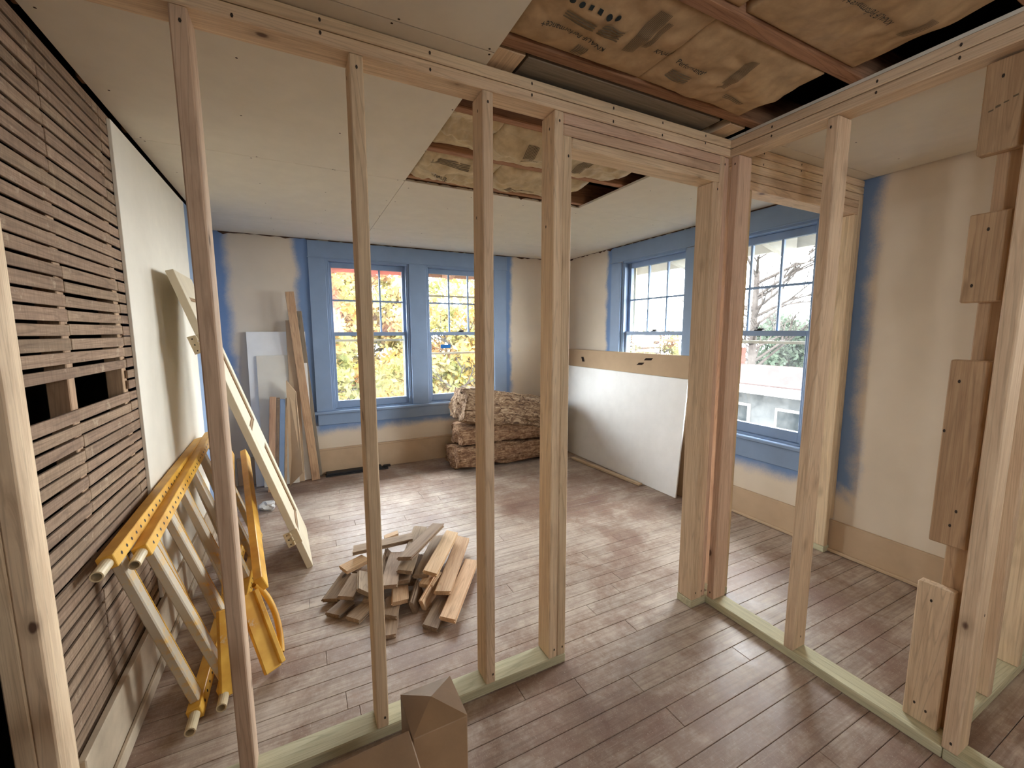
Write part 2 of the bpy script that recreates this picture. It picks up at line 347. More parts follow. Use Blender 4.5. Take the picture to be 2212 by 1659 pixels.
# ------------------------------------------------------------------ walls with openings
def wall_mesh(name, mk, u0, u1, z0, z1, holes, mat):
    us = sorted({u0, u1, *[h[0] for h in holes], *[h[1] for h in holes]}); zs = sorted({z0, z1, *[h[2] for h in holes], *[h[3] for h in holes]}); bm = bmesh.new()
    for i in range(len(us) - 1):
        for j in range(len(zs) - 1):
            cu, cz = (us[i] + us[i + 1]) / 2, (zs[j] + zs[j + 1]) / 2
            if any(h[0] < cu < h[1] and h[2] < cz < h[3] for h in holes): continue
            mk(bm, us[i], us[i + 1], zs[j], zs[j + 1])
    bmesh.ops.remove_doubles(bm, verts=bm.verts, dist=1e-5)
    o = link(name, bm_done(bm, name), mat); return tag(o, kind='structure')
ZW0, ZW1 = .60, 2.06
FAR = [(.262, 1.036), (1.206, 1.975)]; RIGHT = [(2.54, 3.335), (1.54, 2.31)]
wall_mesh('wall_far', lambda bm, a, b, c, d: bm_box(bm, a, b, YF, YF + .13, c, d), -1.06, XR + .13, -.02, 2.62, [(a, b, ZW0, ZW1) for a, b in FAR], 'plaster_far')
wall_mesh('wall_right', lambda bm, a, b, c, d: bm_box(bm, XR, XR + .13, a, b, c, d), YB, YF, -.02, 2.62, [(a, b, ZW0, ZW1) for a, b in RIGHT] + [(-1.1, -.7, 1.3, 2.0)], 'plaster_right')
wall_mesh('wall_back', lambda bm, a, b, c, d: bm_box(bm, a, b, YB - .13, YB, c, d), -.76, XR + .13, -.02, 2.62, [(.58, .98, 1.5, 1.95)], 'drywall_wall')  # opening behind the camera, unseen, added to let in fill light
wall_mesh('wall_left_hall', lambda bm, a, b, c, d: bm_box(bm, -.83, -.70, a, b, c, d), YB, 1.325, -.02, 2.62, [(-1.05, -.75, 1.3, 2.0)], 'hall_brown')  # unseen hall opening added so fill light reaches left-facing studs
deck = link('sky_block_deck', (lambda bm: (bm_box(bm, -1.06, XR + .13, YB - .13, YF + .13, 2.62, 2.68), bm_done(bm, 'w'))[1])(bmesh.new()), 'dark_cavity'); tag(deck, kind='structure')  # dark deck over the attic, added to keep sky light out
# baseboards
def baseboard(name, x0, x1, y0, y1, hgt, mat):
    o = board(name, x0, x1, y0, y1, 0.002, hgt, mat, None, .003); return tag(o, kind='structure')
b = baseboard('baseboard_far', -.55, XR - .03, YF - .022, YF, .25, 'tan_paint')
board('cap_mould', -.55, XR - .03, YF - .028, YF - .0, .236, .252, 'tan_paint', b, .004)
b = baseboard('baseboard_right', XR - .022, XR, .56, YF - .022, .2, 'tan_paint')
board('shoe_mould', XR - .04, XR - .022, .56, YF - .03, .002, .022, 'tan_paint', b, .005)

# ------------------------------------------------------------------ windows
def window(name, M, uw, z0, z1, sill, cas_l, cas_r, red=False, storm=None, tape=False, apron=(-.1, .9)):
    """local frame: x along the wall, y outward, z up; opening 0..uw"""
    e = empty(name, M.translation, kind='structure'); hw = uw
    def bx(nm, x0, x1, y0, y1, a, b, mat, par, bev=.002):
        bm = bmesh.new(); bm_box(bm, x0, x1, y0, y1, a, b); return link(nm, bm_done(bm, nm, bev), mat, par, M)
    B = 'blue_paint'
    bx('jamb', 0, .02, -.001, .12, z0, z1, B, e); bx('jamb', uw - .02, uw, -.001, .12, z0, z1, B, e)
    bx('head_jamb', .02, uw - .02, -.001, .12, z1 - .02, z1, B, e); bx('sill', .02, uw - .02, -.002, .16, z0 - .02, z0 + .012, B, e)
    bx('stop', .02, .032, .006, .03, z0, z1 - .02, B, e); bx('stop', uw - .032, uw - .02, .006, .03, z0, z1 - .02, B, e)
    zm = 1.352
    def sash(nm, y0, y1, a, b, botrail, toprail, muntins, gl):
        st = .036 if not muntins else .034
        bm = bmesh.new(); x0, x1 = .021, uw - .021
        bm_box(bm, x0, x0 + st, y0, y1, a, b); bm_box(bm, x1 - st, x1, y0, y1, a, b); bm_box(bm, x0 + st, x1 - st, y0, y1, a, a + botrail); bm_box(bm, x0 + st, x1 - st, y0, y1, b - toprail, b)
        o = link(nm, bm_done(bm, nm, .0015), B, e, M); gx0, gx1, ga, gb = x0 + st, x1 - st, a + botrail, b - toprail; yc = (y0 + y1) / 2
        cols = 3 if muntins else 1; rows = 2 if muntins else 1; cw = (gx1 - gx0) / cols; rh = (gb - ga) / rows
        for i in range(cols):
            for j in range(rows):
                mt = 'red_sprayed_glass' if (red and muntins) else 'old_glass'
                pane = poly('pane', [(gx0 + i * cw, yc, ga + j * rh), (gx0 + (i + 1) * cw, yc, ga + j * rh), (gx0 + (i + 1) * cw, yc, ga + (j + 1) * rh), (gx0 + i * cw, yc, ga + (j + 1) * rh)], [(0, 1, 2, 3)], mt, o, M)
        if muntins:
            for i in (1, 2): bx('muntin', gx0 + i * cw - .0085, gx0 + i * cw + .0085, y0 + .004, y1 - .004, ga, gb, B, o, .004)
            bx('muntin', gx0, gx1, y0 + .006, y1 - .006, ga + rh - .0085, ga + rh + .0085, B, o, .004)
        return o
    sash('upper_sash', .07, .105, zm - .018, z1 - .021, .036, .05, True, 0)
    lo = sash('lower_sash', .031, .066, z0 + .013, zm + .018, .07, .036, False, 0)
    lk = bx('sash_lock', uw / 2 - .03, uw / 2 + .03, .036, .062, zm + .0181, zm + .026, 'dark_metal', e); bx('lock_lever', uw / 2 - .012, uw / 2 + .04, .042, .052, zm + .026, zm + .036, 'dark_metal', lk, .003)
    # aluminium storm window outside
    bm = bmesh.new()
    for a in ((.02, .05, z0, z1), (uw - .05, uw - .02, z0, z1), (.05, uw - .05, z1 - .05, z1 - .02), (.05, uw - .05, z0 + .012, z0 + .04), (.05, uw - .05, storm or zm - .075, (storm or zm - .075) + .022)): bm_box(bm, a[0], a[1], .135, .15, a[2], a[3])
    if storm: bm_box(bm, .05, uw - .05, .138, .148, 1.745, 1.765)
    link('storm_frame', bm_done(bm, 'storm_frame', .002), 'cream_metal', e, M)
    if tape: bx('tape_strip', .16, .27, .0445, .0455, 1.195, 1.235, 'blue_tape', e, 0)
    # casing, stool, apron
    if cas_l: bx('side_casing', -cas_l, .0, -.02, 0, z0 - .005, 2.05, B, e)
    if cas_r: bx('side_casing', uw, uw + cas_r, -.02, 0, z0 - .005, 2.05, B, e)
    return e, bx
MF = lambda x: Matrix.Translation((x, YF, 0))
MR = lambda y: Matrix(((0, 1, 0, XR), (-1, 0, 0, y), (0, 0, 1, 0), (0, 0, 0, 1)))
e1, bx1 = window('window_1', MF(.262), .774, .62, 2.05, .6, .142, .17, red=True)
bx1('head_casing', -.142, 1.87, -.021, 0, 2.05, 2.2, 'blue_paint', e1); bx1('back_band', -.15, 1.885, -.026, -.02, 2.046, 2.056, 'blue_paint', e1)
bx1('stool', -.165, 1.895, -.05, .02, .592, .62, 'blue_paint', e1, .006); bx1('apron', -.135, 1.865, -.02, 0, .485, .592, 'blue_paint', e1)
e2, bx2 = window('window_2', MF(1.206), .769, .62, 2.05, .6, 0, .15, storm=1.125, tape=True)
e3, bx3 = window('window_3', MR(3.335), .795, .61, 2.06, .6, .14, .23)
bx3('head_casing', -.14, 1.94, -.021, 0, 2.06, 2.2, 'blue_paint', e3); bx3('back_band', -.15, 1.95, -.026, -.02, 2.052, 2.063, 'blue_paint', e3)
bx3('stool', -.165, 1.96, -.05, .02, .582, .61, 'blue_paint', e3, .006); bx3('apron', -.135, 1.93, -.02, 0, .447, .582, 'blue_paint', e3)
e4, bx4 = window('window_4', MR(2.31), .77, .61, 2.06, .6, 0, .13)

# ------------------------------------------------------------------ left wall: lath, drywall, cavity
wl = link('wall_left', (lambda bm: (bm_box(bm, -1.06, -1.0, 1.2, YF, -.02, 2.62), bm_box(bm, -1.0, -.83, 1.2, 1.26, -.02, 2.62), bm_done(bm, 'w'))[2])(bmesh.new()), 'dark_cavity'); tag(wl, kind='structure')
for yy in (1.70, 2.13, 2.56, 2.99, 3.36): board('wall_stud', -.665, -.615, yy, yy + .042, 0, 2.205, 'aged_stud', wl)
rng = random.Random(11); PITCH_L = .0421
def lath_row(zb, y0, y1):
    dz = rng.uniform(-.0018, .0018); a = rng.uniform(-.0015, .0015); th = .0075
    m, L = frame_mat((XLATH - .004 + rng.uniform(-.0015, .0015), y0, zb + dz + .018), (XLATH - .004, y1, zb + dz + a + .018), (0, 0, 1))
    hh = rng.choice((.0315, .0330, .0345, .0360)); me = board_mesh('lath', .0085, hh, L, .0012); link('lath', me, 'lath', wl, m)
rows = [1.231 + PITCH_L * k for k in range(23)] + [1.142 - PITCH_L * (k + 1) for k in range(24)]
for i, zb in enumerate(sorted(rows)):
    if zb > 2.16 or zb < .16: continue
    band = int(zb / .26) % 2; j1 = 1.722 if band else None; j2 = 2.15 if (zb > 1.05 and zb < 1.62) or (zb > 1.86) or zb < .75 else None
    cuts = [1.424] + [c for c in (j1, j2) if c] + [2.262]
    for a, b_ in zip(cuts[:-1], cuts[1:]): lath_row(zb, a + .0015, b_ - .0015)
for zb in (1.144, 1.187): lath_row(zb, 2.15, 2.262)
ds = board('drywall_sheet', XLATH, XLATH + .0127, 2.225, 3.385, .215, 2.178, 'drywall_wall', wl, .0015)
board('casing_strip', XLATH - .02, XLATH + .006, 3.40, 3.53, 0, 2.19, 'blue_paint', wl)
board('plaster', -.99, XLATH - .005, 3.53, YF - .001, 0, 2.19, 'plaster_left', wl, 0)
b = baseboard('baseboard_left', XL - .022, XL, 1.424, 3.39, .213, 'tan_paint'); b.data = b.data.copy(); b.data.materials.clear(); simple('scuffed_base', s(196, 178, 154), .16, .75, 7, .2); b.data.materials.append(MAT['scuffed_base'])
board('shoe_mould', XL, XL + .016, 1.424, 3.39, .002, .05, 'scuffed_base', b, .004)

# ------------------------------------------------------------------ ceiling: drywall sheets, joists, insulation
ceiling = empty('ceiling', (1.1, 2, H), kind='structure')
ZC = H; TH = .0127
def sheet(x0, x1, y0, y1): return board('drywall_sheet', x0 + .0012, x1 - .0012, y0 + .0012, y1 - .0012, ZC, ZC + TH, 'drywall', ceiling, .001)
OX0, OX1, OY1 = .588, 1.775, 2.48
for y0, y1 in ((YB, .05), (.05, 1.272), (1.272, 2.49), (2.49, 3.71), (3.71, YF - .006)): sheet(-.598, OX0, y0, y1)
sheet(-.70, -.598, YB, 1.32)
sheet(OX0, XR - .004, 2.49, 3.71); sheet(OX0, XR - .004, 3.71, YF - .006); sheet(OX1, XR - .010, 1.272, 2.49); sheet(OX1, XR - .012, .05, 1.272); sheet(OX1, XR - .004, YB, .05); sheet(OX0, OX1, YB, -.55)
# screw dimples, one mesh
rng = random.Random(3); bm = bmesh.new()
def dot(x, y, r=.004):
    vs_ = [bm.verts.new((x + r * math.cos(a), y + r * math.sin(a), ZC - .0006)) for a in (k * math.pi / 3 for k in range(6))]; bm.faces.new(vs_)
for yy in (1.26, 1.284): 
    for xx in (-.5, -.1, .3, .56): dot(xx + rng.uniform(-.02, .02), yy)
for yy in (1.65, 2.05, 2.48, 2.50, 2.9, 3.3, 3.7, 3.72, 4.1):
    for xx in (-.55, -.15, .2, .57): dot(xx + rng.uniform(-.03, .03), yy + rng.uniform(-.01, .01))
for yy in (2.6, 2.9, 3.3, 3.7, 4.1):
    for xx in (.61, 1.0, 1.4, 1.8, 2.2, 2.6): dot(xx + rng.uniform(-.03, .03), yy)
for yy in (.3, .7, 1.1, 1.5, 2.0):
    for xx in (1.95, 2.3, 2.7): dot(xx, yy)
tag(link('screw_dimples', bm_done(bm, 'screw_dimples'), 'screw_ink', ceiling), kind='stuff')
JZ0, JZ1 = ZC + TH, ZC + TH + .14
for yy in (.04, .445, .845, 1.205, 1.635, 2.035, 2.44):
    board('joist', -.62, XR + .1, yy, yy + .045, JZ0 + .0005, JZ1, 'old_joist', ceiling, .004)
board('joist', .30, 1.755, -.36, -.315, JZ0, JZ1, 'old_joist', ceiling, .004)
board('nailer', .70, 1.60, 1.262, 1.415, JZ0 + .001, JZ0 + .037, 'grey_nailer', ceiling)
board('packing_block', .592, .69, 1.262, 1.42, JZ0 + .001, JZ0 + .030, 'new_pine', ceiling)
board('packing_block', 1.66, 1.755, 1.26, 1.42, JZ0 + .001, JZ0 + .034, 'new_pine', ceiling)

def batt(x0, x1, y0, y1, zt, sag, mat, label, seed, wrinkle=.006, endlift=0.0):
    """kraft-faced batt between two joists, its facing bulging down; returns (object, surface function)"""
    nx, ny = 72, 26
    def zf(x, y):
        a = min(1, max(0, (x - x0) / (x1 - x0))); b = min(1, max(0, (y - y0) / (y1 - y0))); q = (math.sin(math.pi * b) ** .55) * (min(1, a * 9, (1 - a) * 9) ** .5)
        w = noise.noise(Vector((x * 5 + seed * 9, y * 9, seed))) * wrinkle * 2 + abs(noise.noise(Vector((x * 13 + y * 8, y * 17 - x * 5, seed + 4)))) * wrinkle * 1.6
        return zt - sag * q * (1 + .35 * noise.noise(Vector((x * 2.4, seed, 1)))) - w * q + endlift * max(0, a - .7) / .3
    V, Fc = [], []
    for i in range(nx + 1):
        for j in range(ny + 1):
            x = x0 + (x1 - x0) * i / nx; y = y0 + (y1 - y0) * j / ny
            V.append((x, y, zf(x, y)))
    for i in range(nx):
        for j in range(ny): a = i * (ny + 1) + j; Fc.append((a, a + 1, a + ny + 2, a + ny + 1))
    grid = [v[2] for v in V]
    def zs(x, y):
        a = min(nx - 1e-6, max(0, (x - x0) / (x1 - x0) * nx)); b = min(ny - 1e-6, max(0, (y - y0) / (y1 - y0) * ny)); i, j = int(a), int(b); a -= i; b -= j; g = lambda ii, jj: grid[ii * (ny + 1) + jj]
        return (g(i, j) * (1 - a) + g(i + 1, j) * a) * (1 - b) + (g(i, j + 1) * (1 - a) + g(i + 1, j + 1) * a) * b
    n = len(V); ring = [i * (ny + 1) for i in range(nx + 1)] + [nx * (ny + 1) + j for j in range(1, ny + 1)] + [i * (ny + 1) + ny for i in range(nx - 1, -1, -1)] + [j for j in range(ny - 1, 0, -1)]
    for k in ring: V.append((V[k][0], V[k][1], zt + .085))
    for k in range(len(ring)): a, b = ring[k], ring[(k + 1) % len(ring)]; Fc.append((a, b, n + (k + 1) % len(ring), n + k))
    Fc.append([n + k for k in range(len(ring))])
    o = poly('insulation_batt', V, Fc, mat, None, None, True); tag(o, label, 'insulation', 'kraft-faced batts between the joists'); return o, zs
def printed(o, zf, items, mat='ink'):
    """flat ink shapes on a batt: (kind, x, y, dirx, size, data)"""
    bm = bmesh.new()
    for kind, x, y, dx, size, data in items:
        shapes = []
        if kind == 'text':
            cu = bpy.data.curves.new('t', 'FONT'); cu.body = data; cu.size = size; cu.align_x = 'LEFT'; cu.resolution_u = 2; ob = bpy.data.objects.new('t', cu); COL.objects.link(ob)
            bpy.context.view_layer.update(); me = bpy.data.meshes.new_from_object(ob.evaluated_get(bpy.context.evaluated_depsgraph_get()))
            b2 = bmesh.new(); b2.from_mesh(me); bmesh.ops.subdivide_edges(b2, edges=[e_ for e_ in b2.edges if e_.calc_length() > size * .2], cuts=2)
            base = [bm.verts.new((v.co.x * .86, v.co.y, 0)) for v in b2.verts]
            b2.verts.index_update()
            for f in b2.faces:
                try: bm.faces.new([base[v.index] for v in f.verts])
                except ValueError: pass
            new = base; b2.free(); bpy.data.objects.remove(ob); bpy.data.curves.remove(cu); bpy.data.meshes.remove(me)
        else:
            new = []
            if kind == 'hatch':       # a block of thin lines along local x
                w, h, nl = data
                for k in range(nl):
                    a0 = h * k / nl
                    for q in range(5):
                        new += [bm.verts.new(p) for p in ((w * q / 5, a0, 0), (w * (q + 1) / 5, a0, 0), (w * (q + 1) / 5, a0 + h / nl * .5, 0), (w * q / 5, a0 + h / nl * .5, 0))]; bm.faces.new(new[-4:])
            else:                     # pictograms: 4 sides or round
                r = size / 2; seg = 4 if kind == 'square' else 10; new = [bm.verts.new((r * 1.2 * math.cos(a), r * 1.2 * math.sin(a), 0)) for a in (math.pi / 4 + 2 * math.pi * k / seg for k in range(seg))]; bm.faces.new(new)
        ca, sa = (math.cos(math.radians(dx)), math.sin(math.radians(dx)))
        for v in new:                 # viewed from below: local +y maps to the other hand
            lx, ly = v.co.x, v.co.y; wx = x + lx * ca + ly * sa; wy = y + lx * sa - ly * ca; v.co = (wx, wy, zf(wx, wy) - .003)
    return tag(link('print', bm_done(bm, 'print'), mat, o), kind='stuff')
# joist bays over the near opening
bA, zA = batt(.592, 1.099, .892, 1.203, JZ0 + .012, .014, 'kraft_paper', 'kraft-faced insulation batt above the hall beside the drywall edge, text upside down', 1, .010)
printed(bA, zA, [('text', .872, 1.095, 180, .0275, 'KNAUF Performance+'), ('text', 1.025, 1.062, 0, .030, 'KNAUF')] + [(k, .835 - .030 * i, 1.000, 180, .015, None) for i, k in enumerate(('round', 'round', 'square', 'square', 'round', 'round', 'square'))])
printed(bA, zA, [('hatch', .795, 1.04, 180, 0, (.10, .026, 3)), ('hatch', .925, .93, 90, 0, (.16, .045, 9)), ('hatch', .975, .95, 90, 0, (.11, .02, 4)), ('hatch', .885, 1.025, 180, 0, (.075, .045, 5)), ('hatch', .80, 1.135, 90, 0, (.05, .04, 6))], 'ink_faint')
bB, zB = batt(1.10, 1.63, .892, 1.203, JZ0 + .010, .022, 'kraft_paper', 'kraft-faced insulation batt above the hall ending at the dark gap by the corner', 2, .012, -.01)
printed(bB, zB, [('text', 1.122, 1.062, 0, .027, 'Performance+')])
printed(bB, zB, [('hatch', 1.34, .95, 90, 0, (.13, .04, 9)), ('hatch', 1.14, 1.125, 0, 0, (.09, .04, 5)), ('hatch', 1.42, 1.12, 0, 0, (.1, .02, 3))], 'ink_faint')
bC, zC_ = batt(1.15, 1.70, .492, .843, JZ0 + .012, .020, 'kraft_paper', 'kraft-faced insulation batt nearest the camera over the right of the hall', 3, .010)
printed(bC, zC_, [('text', 1.52, .66, 180, .0275, 'KNAUF Performance+')]); printed(bC, zC_, [('hatch', 1.25, .55, 90, 0, (.13, .05, 9)), ('hatch', 1.58, .60, 90, 0, (.08, .04, 7))], 'ink_faint')
bD, zD = batt(.592, 1.12, .492, .843, JZ0 + .014, .018, 'kraft_paper', 'kraft-faced insulation batt at the top edge of the photo above the hall', 4)
batt(.592, 1.70, .087, .443, JZ0 + .014, .018, 'kraft_paper', 'kraft-faced insulation batt over the hall almost overhead', 6)
# small hole beyond the stud wall
bE, zE = batt(.592, .838, 1.69, 2.03, JZ0 + .03, .02, 'pale_facing', 'crumpled pale insulation facing at the left corner of the ceiling hole', 7, .028)
bF, zF_ = batt(.84, 1.66, 1.683, 2.03, JZ0 + .012, .044, 'pale_facing', 'sagging pale-faced insulation batt in the ceiling hole behind the door header', 8, .016)
printed(bF, zF_, [('text', 1.02, 1.90, 0, .03, 'KNAUF Performance+')]); printed(bF, zF_, [('hatch', .98, 1.76, 90, 0, (.14, .06, 9)), ('hatch', 1.3, 1.78, 90, 0, (.12, .06, 9))], 'ink_faint')
bG, zG = batt(.592, 1.008, 2.083, 2.437, JZ0 + .016, .040, 'pale_facing', 'pale-faced insulation batt at the far left of the ceiling hole', 9, .024)
printed(bG, zG, [('text', .68, 2.30, 0, .03, 'KNAUF')]); printed(bG, zG, [('hatch', .64, 2.16, 0, 0, (.2, .04, 5))], 'ink_faint')
bI, zI = batt(1.01, 1.58, 2.083, 2.437, JZ0 + .016, .040, 'pale_facing', 'pale-faced insulation batt at the far right of the ceiling hole', 10, .018)
printed(bI, zI, [('hatch', 1.1, 2.3, 0, 0, (.2, .03, 3)), ('hatch', 1.35, 2.16, 90, 0, (.12, .05, 7))], 'ink_faint')
# ragged old plaster edge left under the joists at the far side and under the wall tops
rng = random.Random(8); bm = bmesh.new()
def ragged(p, q, n, d):
    p, q = Vector(p), Vector(q); top = [p.lerp(q, i / n) for i in range(n + 1)]; low = [v + Vector((0, 0, -abs(rng.gauss(0, d)))) for v in top]
    nrm = (q - p).cross(Vector((0, 0, 1))).normalized() * .006
    for i in range(n):
        vv = [bm.verts.new(x) for x in (top[i], top[i + 1], low[i + 1], low[i])]; bm.faces.new(vv); v2 = [bm.verts.new(x + nrm) for x in (top[i], top[i + 1], low[i + 1], low[i])]; bm.faces.new(v2); bm.faces.new((vv[3], vv[2], v2[2], v2[3]))
ragged((-.55, YF - .003, H), (XR - .01, YF - .003, H), 90, .009); ragged((XR - .003, YF, H), (XR - .003, 1.45, H), 90, .010); ragged((OX0, 2.482, H + .014), (OX1, 2.482, H + .014), 60, .007)
tag(link('plaster_crumbs', bm_done(bm, 'plaster_crumbs'), 'hall_brown', ceiling), kind='stuff')

# ------------------------------------------------------------------ new stud walls
def stud(parent, x0, x1, y0, y1, z0, z1, mat='new_pine', name='stud', lean=0.0, label=None):
    if name in ('top_plate', 'header'): z0 += .0006; z1 -= .0012
    o = board(name, x0, x1, y0, y1, z0, z1, mat, parent, .0035)
    if lean:
        m = o.matrix_basis.copy(); m = Matrix.Translation(m.translation) @ Matrix.Rotation(math.atan2(lean, z1 - z0), 4, 'Y') @ Matrix.Translation(-m.translation) @ m; o.matrix_basis = m
    if label: o['label'] = label
    return o
ZP = H - 2 * T
wa = empty('stud_wall', (.6, YA + D / 2, 0), 'long pale pine stud wall with two door openings across the room', 'stud wall')
PLI = 'greenish treated sole plate'
stud(wa, -.548, .919, YA, YA + D, 0, T, 'treated_pine', 'sole_plate', label=PLI); stud(wa, 1.664, XB - .001, YA, YA + D, 0, T, 'treated_pine', 'sole_plate', label='short treated plate end at door')
stud(wa, 1.858, 1.936, YA, YA + D, 0, T, 'treated_pine', 'sole_plate'); stud(wa, 2.835, XR - .024, YA, YA + D, 0, T, 'treated_pine', 'sole_plate')
for k in range(2):
    stud(wa, -.588, XB - .0005, YA, YA + D, ZP + T * k + .0004, ZP + T * (k + 1) - .0004, 'new_pine', 'top_plate'); stud(wa, 1.858, XR - .002, YA, YA + D, ZP + T * k + .0004, ZP + T * (k + 1) - .0004, 'new_pine', 'top_plate')
stud(wa, -.627, -.589, YA, YA + D - .002, 0, 2.20, 'new_pine', label='end stud at the lath wall'); stud(wa, -.6655, -.628, YA, YA + D - .002, 0, 2.20)
Z0, Z1 = T + .0004, ZP - .0004
stud(wa, -.2265, -.2265 + T, YA, YA + D, Z0, Z1, 'red_fir', lean=-.004); stud(wa, .1665, .1665 + T, YA, YA + D, Z0, Z1, lean=.006); stud(wa, .565, .565 + T, YA, YA + D, Z0, Z1, lean=.009)
stud(wa, .8405, .8405 + T, YA, YA + D, Z0, Z1, label='king stud at door opening', lean=.004); stud(wa, .8790, .8790 + T, YA, YA + D, Z0, 2.0585, name='jack_stud')
for k, (mt, a, b_) in enumerate((('red_fir', .8805, 1.704), ('red_fir', .8805, 1.704), ('new_pine', .9190, 1.704))): stud(wa, a, b_, YA + .001 * k, YA + D, ZP - T * (k + 1), ZP - T * k - .0006, mt, 'header')
stud(wa, 1.667, 1.7045, YA, YA + D, Z0, ZP - T * 3 - .0006, name='jack_stud'); stud(wa, 1.7052, 1.735, YA, YA + D, Z0, Z1); stud(wa, 1.7356, XB - .001, YA + .006, YA + D, Z0, Z1, 'red_fir')
stud(wa, 1.858, 1.895, YA, YA + D, Z0, Z1, 'red_fir'); stud(wa, 1.8956, 1.933, YA, YA + D, Z0, ZP - T * 3 - .0006, name='jack_stud')
for k in range(3): stud(wa, 1.8956, 2.872, YA, YA + D, ZP - T * (k + 1), ZP - T * k - .0006, 'new_pine', 'header')
stud(wa, 2.875, XR - .001, YA, YA + D, .21, Z1, label='end stud against the blue wall'); stud(wa, 2.836, 2.8744, YA, YA + D, Z0, ZP - T * 3 - .0006, name='jack_stud')

wb = empty('stud_wall', (XB + D / 2, .7, 0), 'short pine stud wall running toward the camera from the door corner', 'stud wall')
X1 = XB + D
stud(wb, XB, X1, .448, YA + .03, 0, T, 'treated_pine', 'sole_plate', label=PLI); stud(wb, XB, X1, -.9, .4465, 0, T, 'treated_pine', 'sole_plate')
for k in range(2): stud(wb, XB, X1, -.9, YA + D, ZP + T * k + .0004, ZP + T * (k + 1) - .0004, 'new_pine', 'top_plate')
stud(wb, XB, X1, 1.288, 1.326, Z0, Z1, 'red_fir'); stud(wb, XB, X1, .908, .946, Z0, Z1, lean=.004); stud(wb, XB, X1, .413, .451, Z0, Z1); stud(wb, XB, X1, -.02, .018, Z0, Z1)

wc = empty('stud_wall', (2.4, .485, 0), 'pine stud wall at the right edge with spliced corner stud', 'stud wall')
YC0, YC1 = .452, .541
stud(wc, 1.858, XR - .002, YC0, YC1, 0, T, 'treated_pine', 'sole_plate', label=PLI)
for k in range(2): stud(wc, 1.858, XR - .002, YC0, YC1, ZP + T * k + .0004, ZP + T * (k + 1) - .0004, 'new_pine', 'top_plate')
stud(wc, 1.858, 1.896, YC0 + .002, YC1 - .017, Z0, Z1, 'aged_stud', 'corner_stud', label='aged brown corner stud')
for za, zb, yo, mt in ((Z0, .533, .569, 'new_pine'), (.682, 1.276, .556, 'aged_stud'), (1.45, 1.709, .553, 'aged_stud'), (1.876, 2.128, .557, 'aged_stud')):
    stud(wc, 1.8195, 1.8574, yo - D, yo, za, zb, mt, 'spacer_block', label='short spacer block on corner stud')
for xx in (2.165, 2.47, 2.78): stud(wc, xx, xx + T, YC0, YC1, Z0, Z1)
def nails(wall, pts, seed):
    b = bmesh.new(); rg = random.Random(seed)
    for (x, y, z, ax) in pts:
        r = .0035; c = Vector((x, y, z)); u, v = (Vector((1, 0, 0)), Vector((0, 0, 1))) if ax == 'y' else (Vector((0, 1, 0)), Vector((0, 0, 1)))
        b.faces.new([b.verts.new(c + u * r * math.cos(q) + v * r * 1.7 * math.sin(q)) for q in (math.pi / 3 * k for k in range(6))])
    tag(link('nail_heads', bm_done(b, 'nail_heads'), 'screw_ink', wall), kind='stuff')
fy_, sx_ = YA - .0007, .0009
nails(wa, [(x + .02, fy_ - .0005, z, 'y') for x in (-.2265, .169, .568, .842, .881, 1.672, 1.712) for z in (.075, 2.10 if x not in (.881, 1.672) else 1.99)] + [(x, fy_ - .001, z, 'y') for x in (-.45, -.1, .1, .4, .75, 1.1, 1.35, 1.6, 2.0, 2.3, 2.6) for z in (2.152 + .012 * math.sin(x * 9), 2.193)] + [(x - .0012, YA + q, z, 'x') for x in (.1665, .5655, .8405) for q, z in ((.03, 2.08), (.06, .08), (.05, 1.75))], 1)
nails(wb, [(XB - sx_, y, z, 'x') for y in (.93, .43, 1.307) for z in (.07, 2.10)] + [(XB - sx_, y, z, 'x') for y in (.2, .6, .8, 1.15) for z in (2.155, 2.19)] + [(XB + .05, .907, .09, 'y'), (XB + .06, .412, .5, 'y')], 2)
nails(wc, [(1.8186, y, z, 'x') for y, z in ((.51, .09), (.54, .1), (.53, .48), (.51, .75), (.53, 1.21), (.55, 1.05), (.50, .8), (.53, 1.5), (.51, 1.66), (.52, 2.08))], 3)
# lumber stamps: dark smudged lines of ink on the wide faces (x = const, facing -x)
bm = bmesh.new(); rng = random.Random(21)
def stamp(x, yc, zc, w, lines):
    for k in range(lines):
        for q in range(4):
            a = yc - w / 2 + w * q / 4 + rng.uniform(0, w * .05); zz = zc - k * .014 + (a - yc) * -.45; h = rng.uniform(.003, .007)
            bm.faces.new([bm.verts.new((x, a + dy, zz + dz)) for dy, dz in ((0, 0), (w * .17, -.002), (w * .17, h - .002), (0, h))])
stamp(.5705, YA + .05, 1.94, .05, 2); stamp(.5686, YA + .05, 1.72, .05, 1)
stamp(.8425, YA + .05, 1.90, .05, 2); stamp(.8420, YA + .05, 1.66, .06, 1); stamp(1.8192, .515, 2.0, .06, 1)
tag(link('lumber_stamps', bm_done(bm, 'lumber_stamps'), 'ink_faint', wa), kind='stuff')

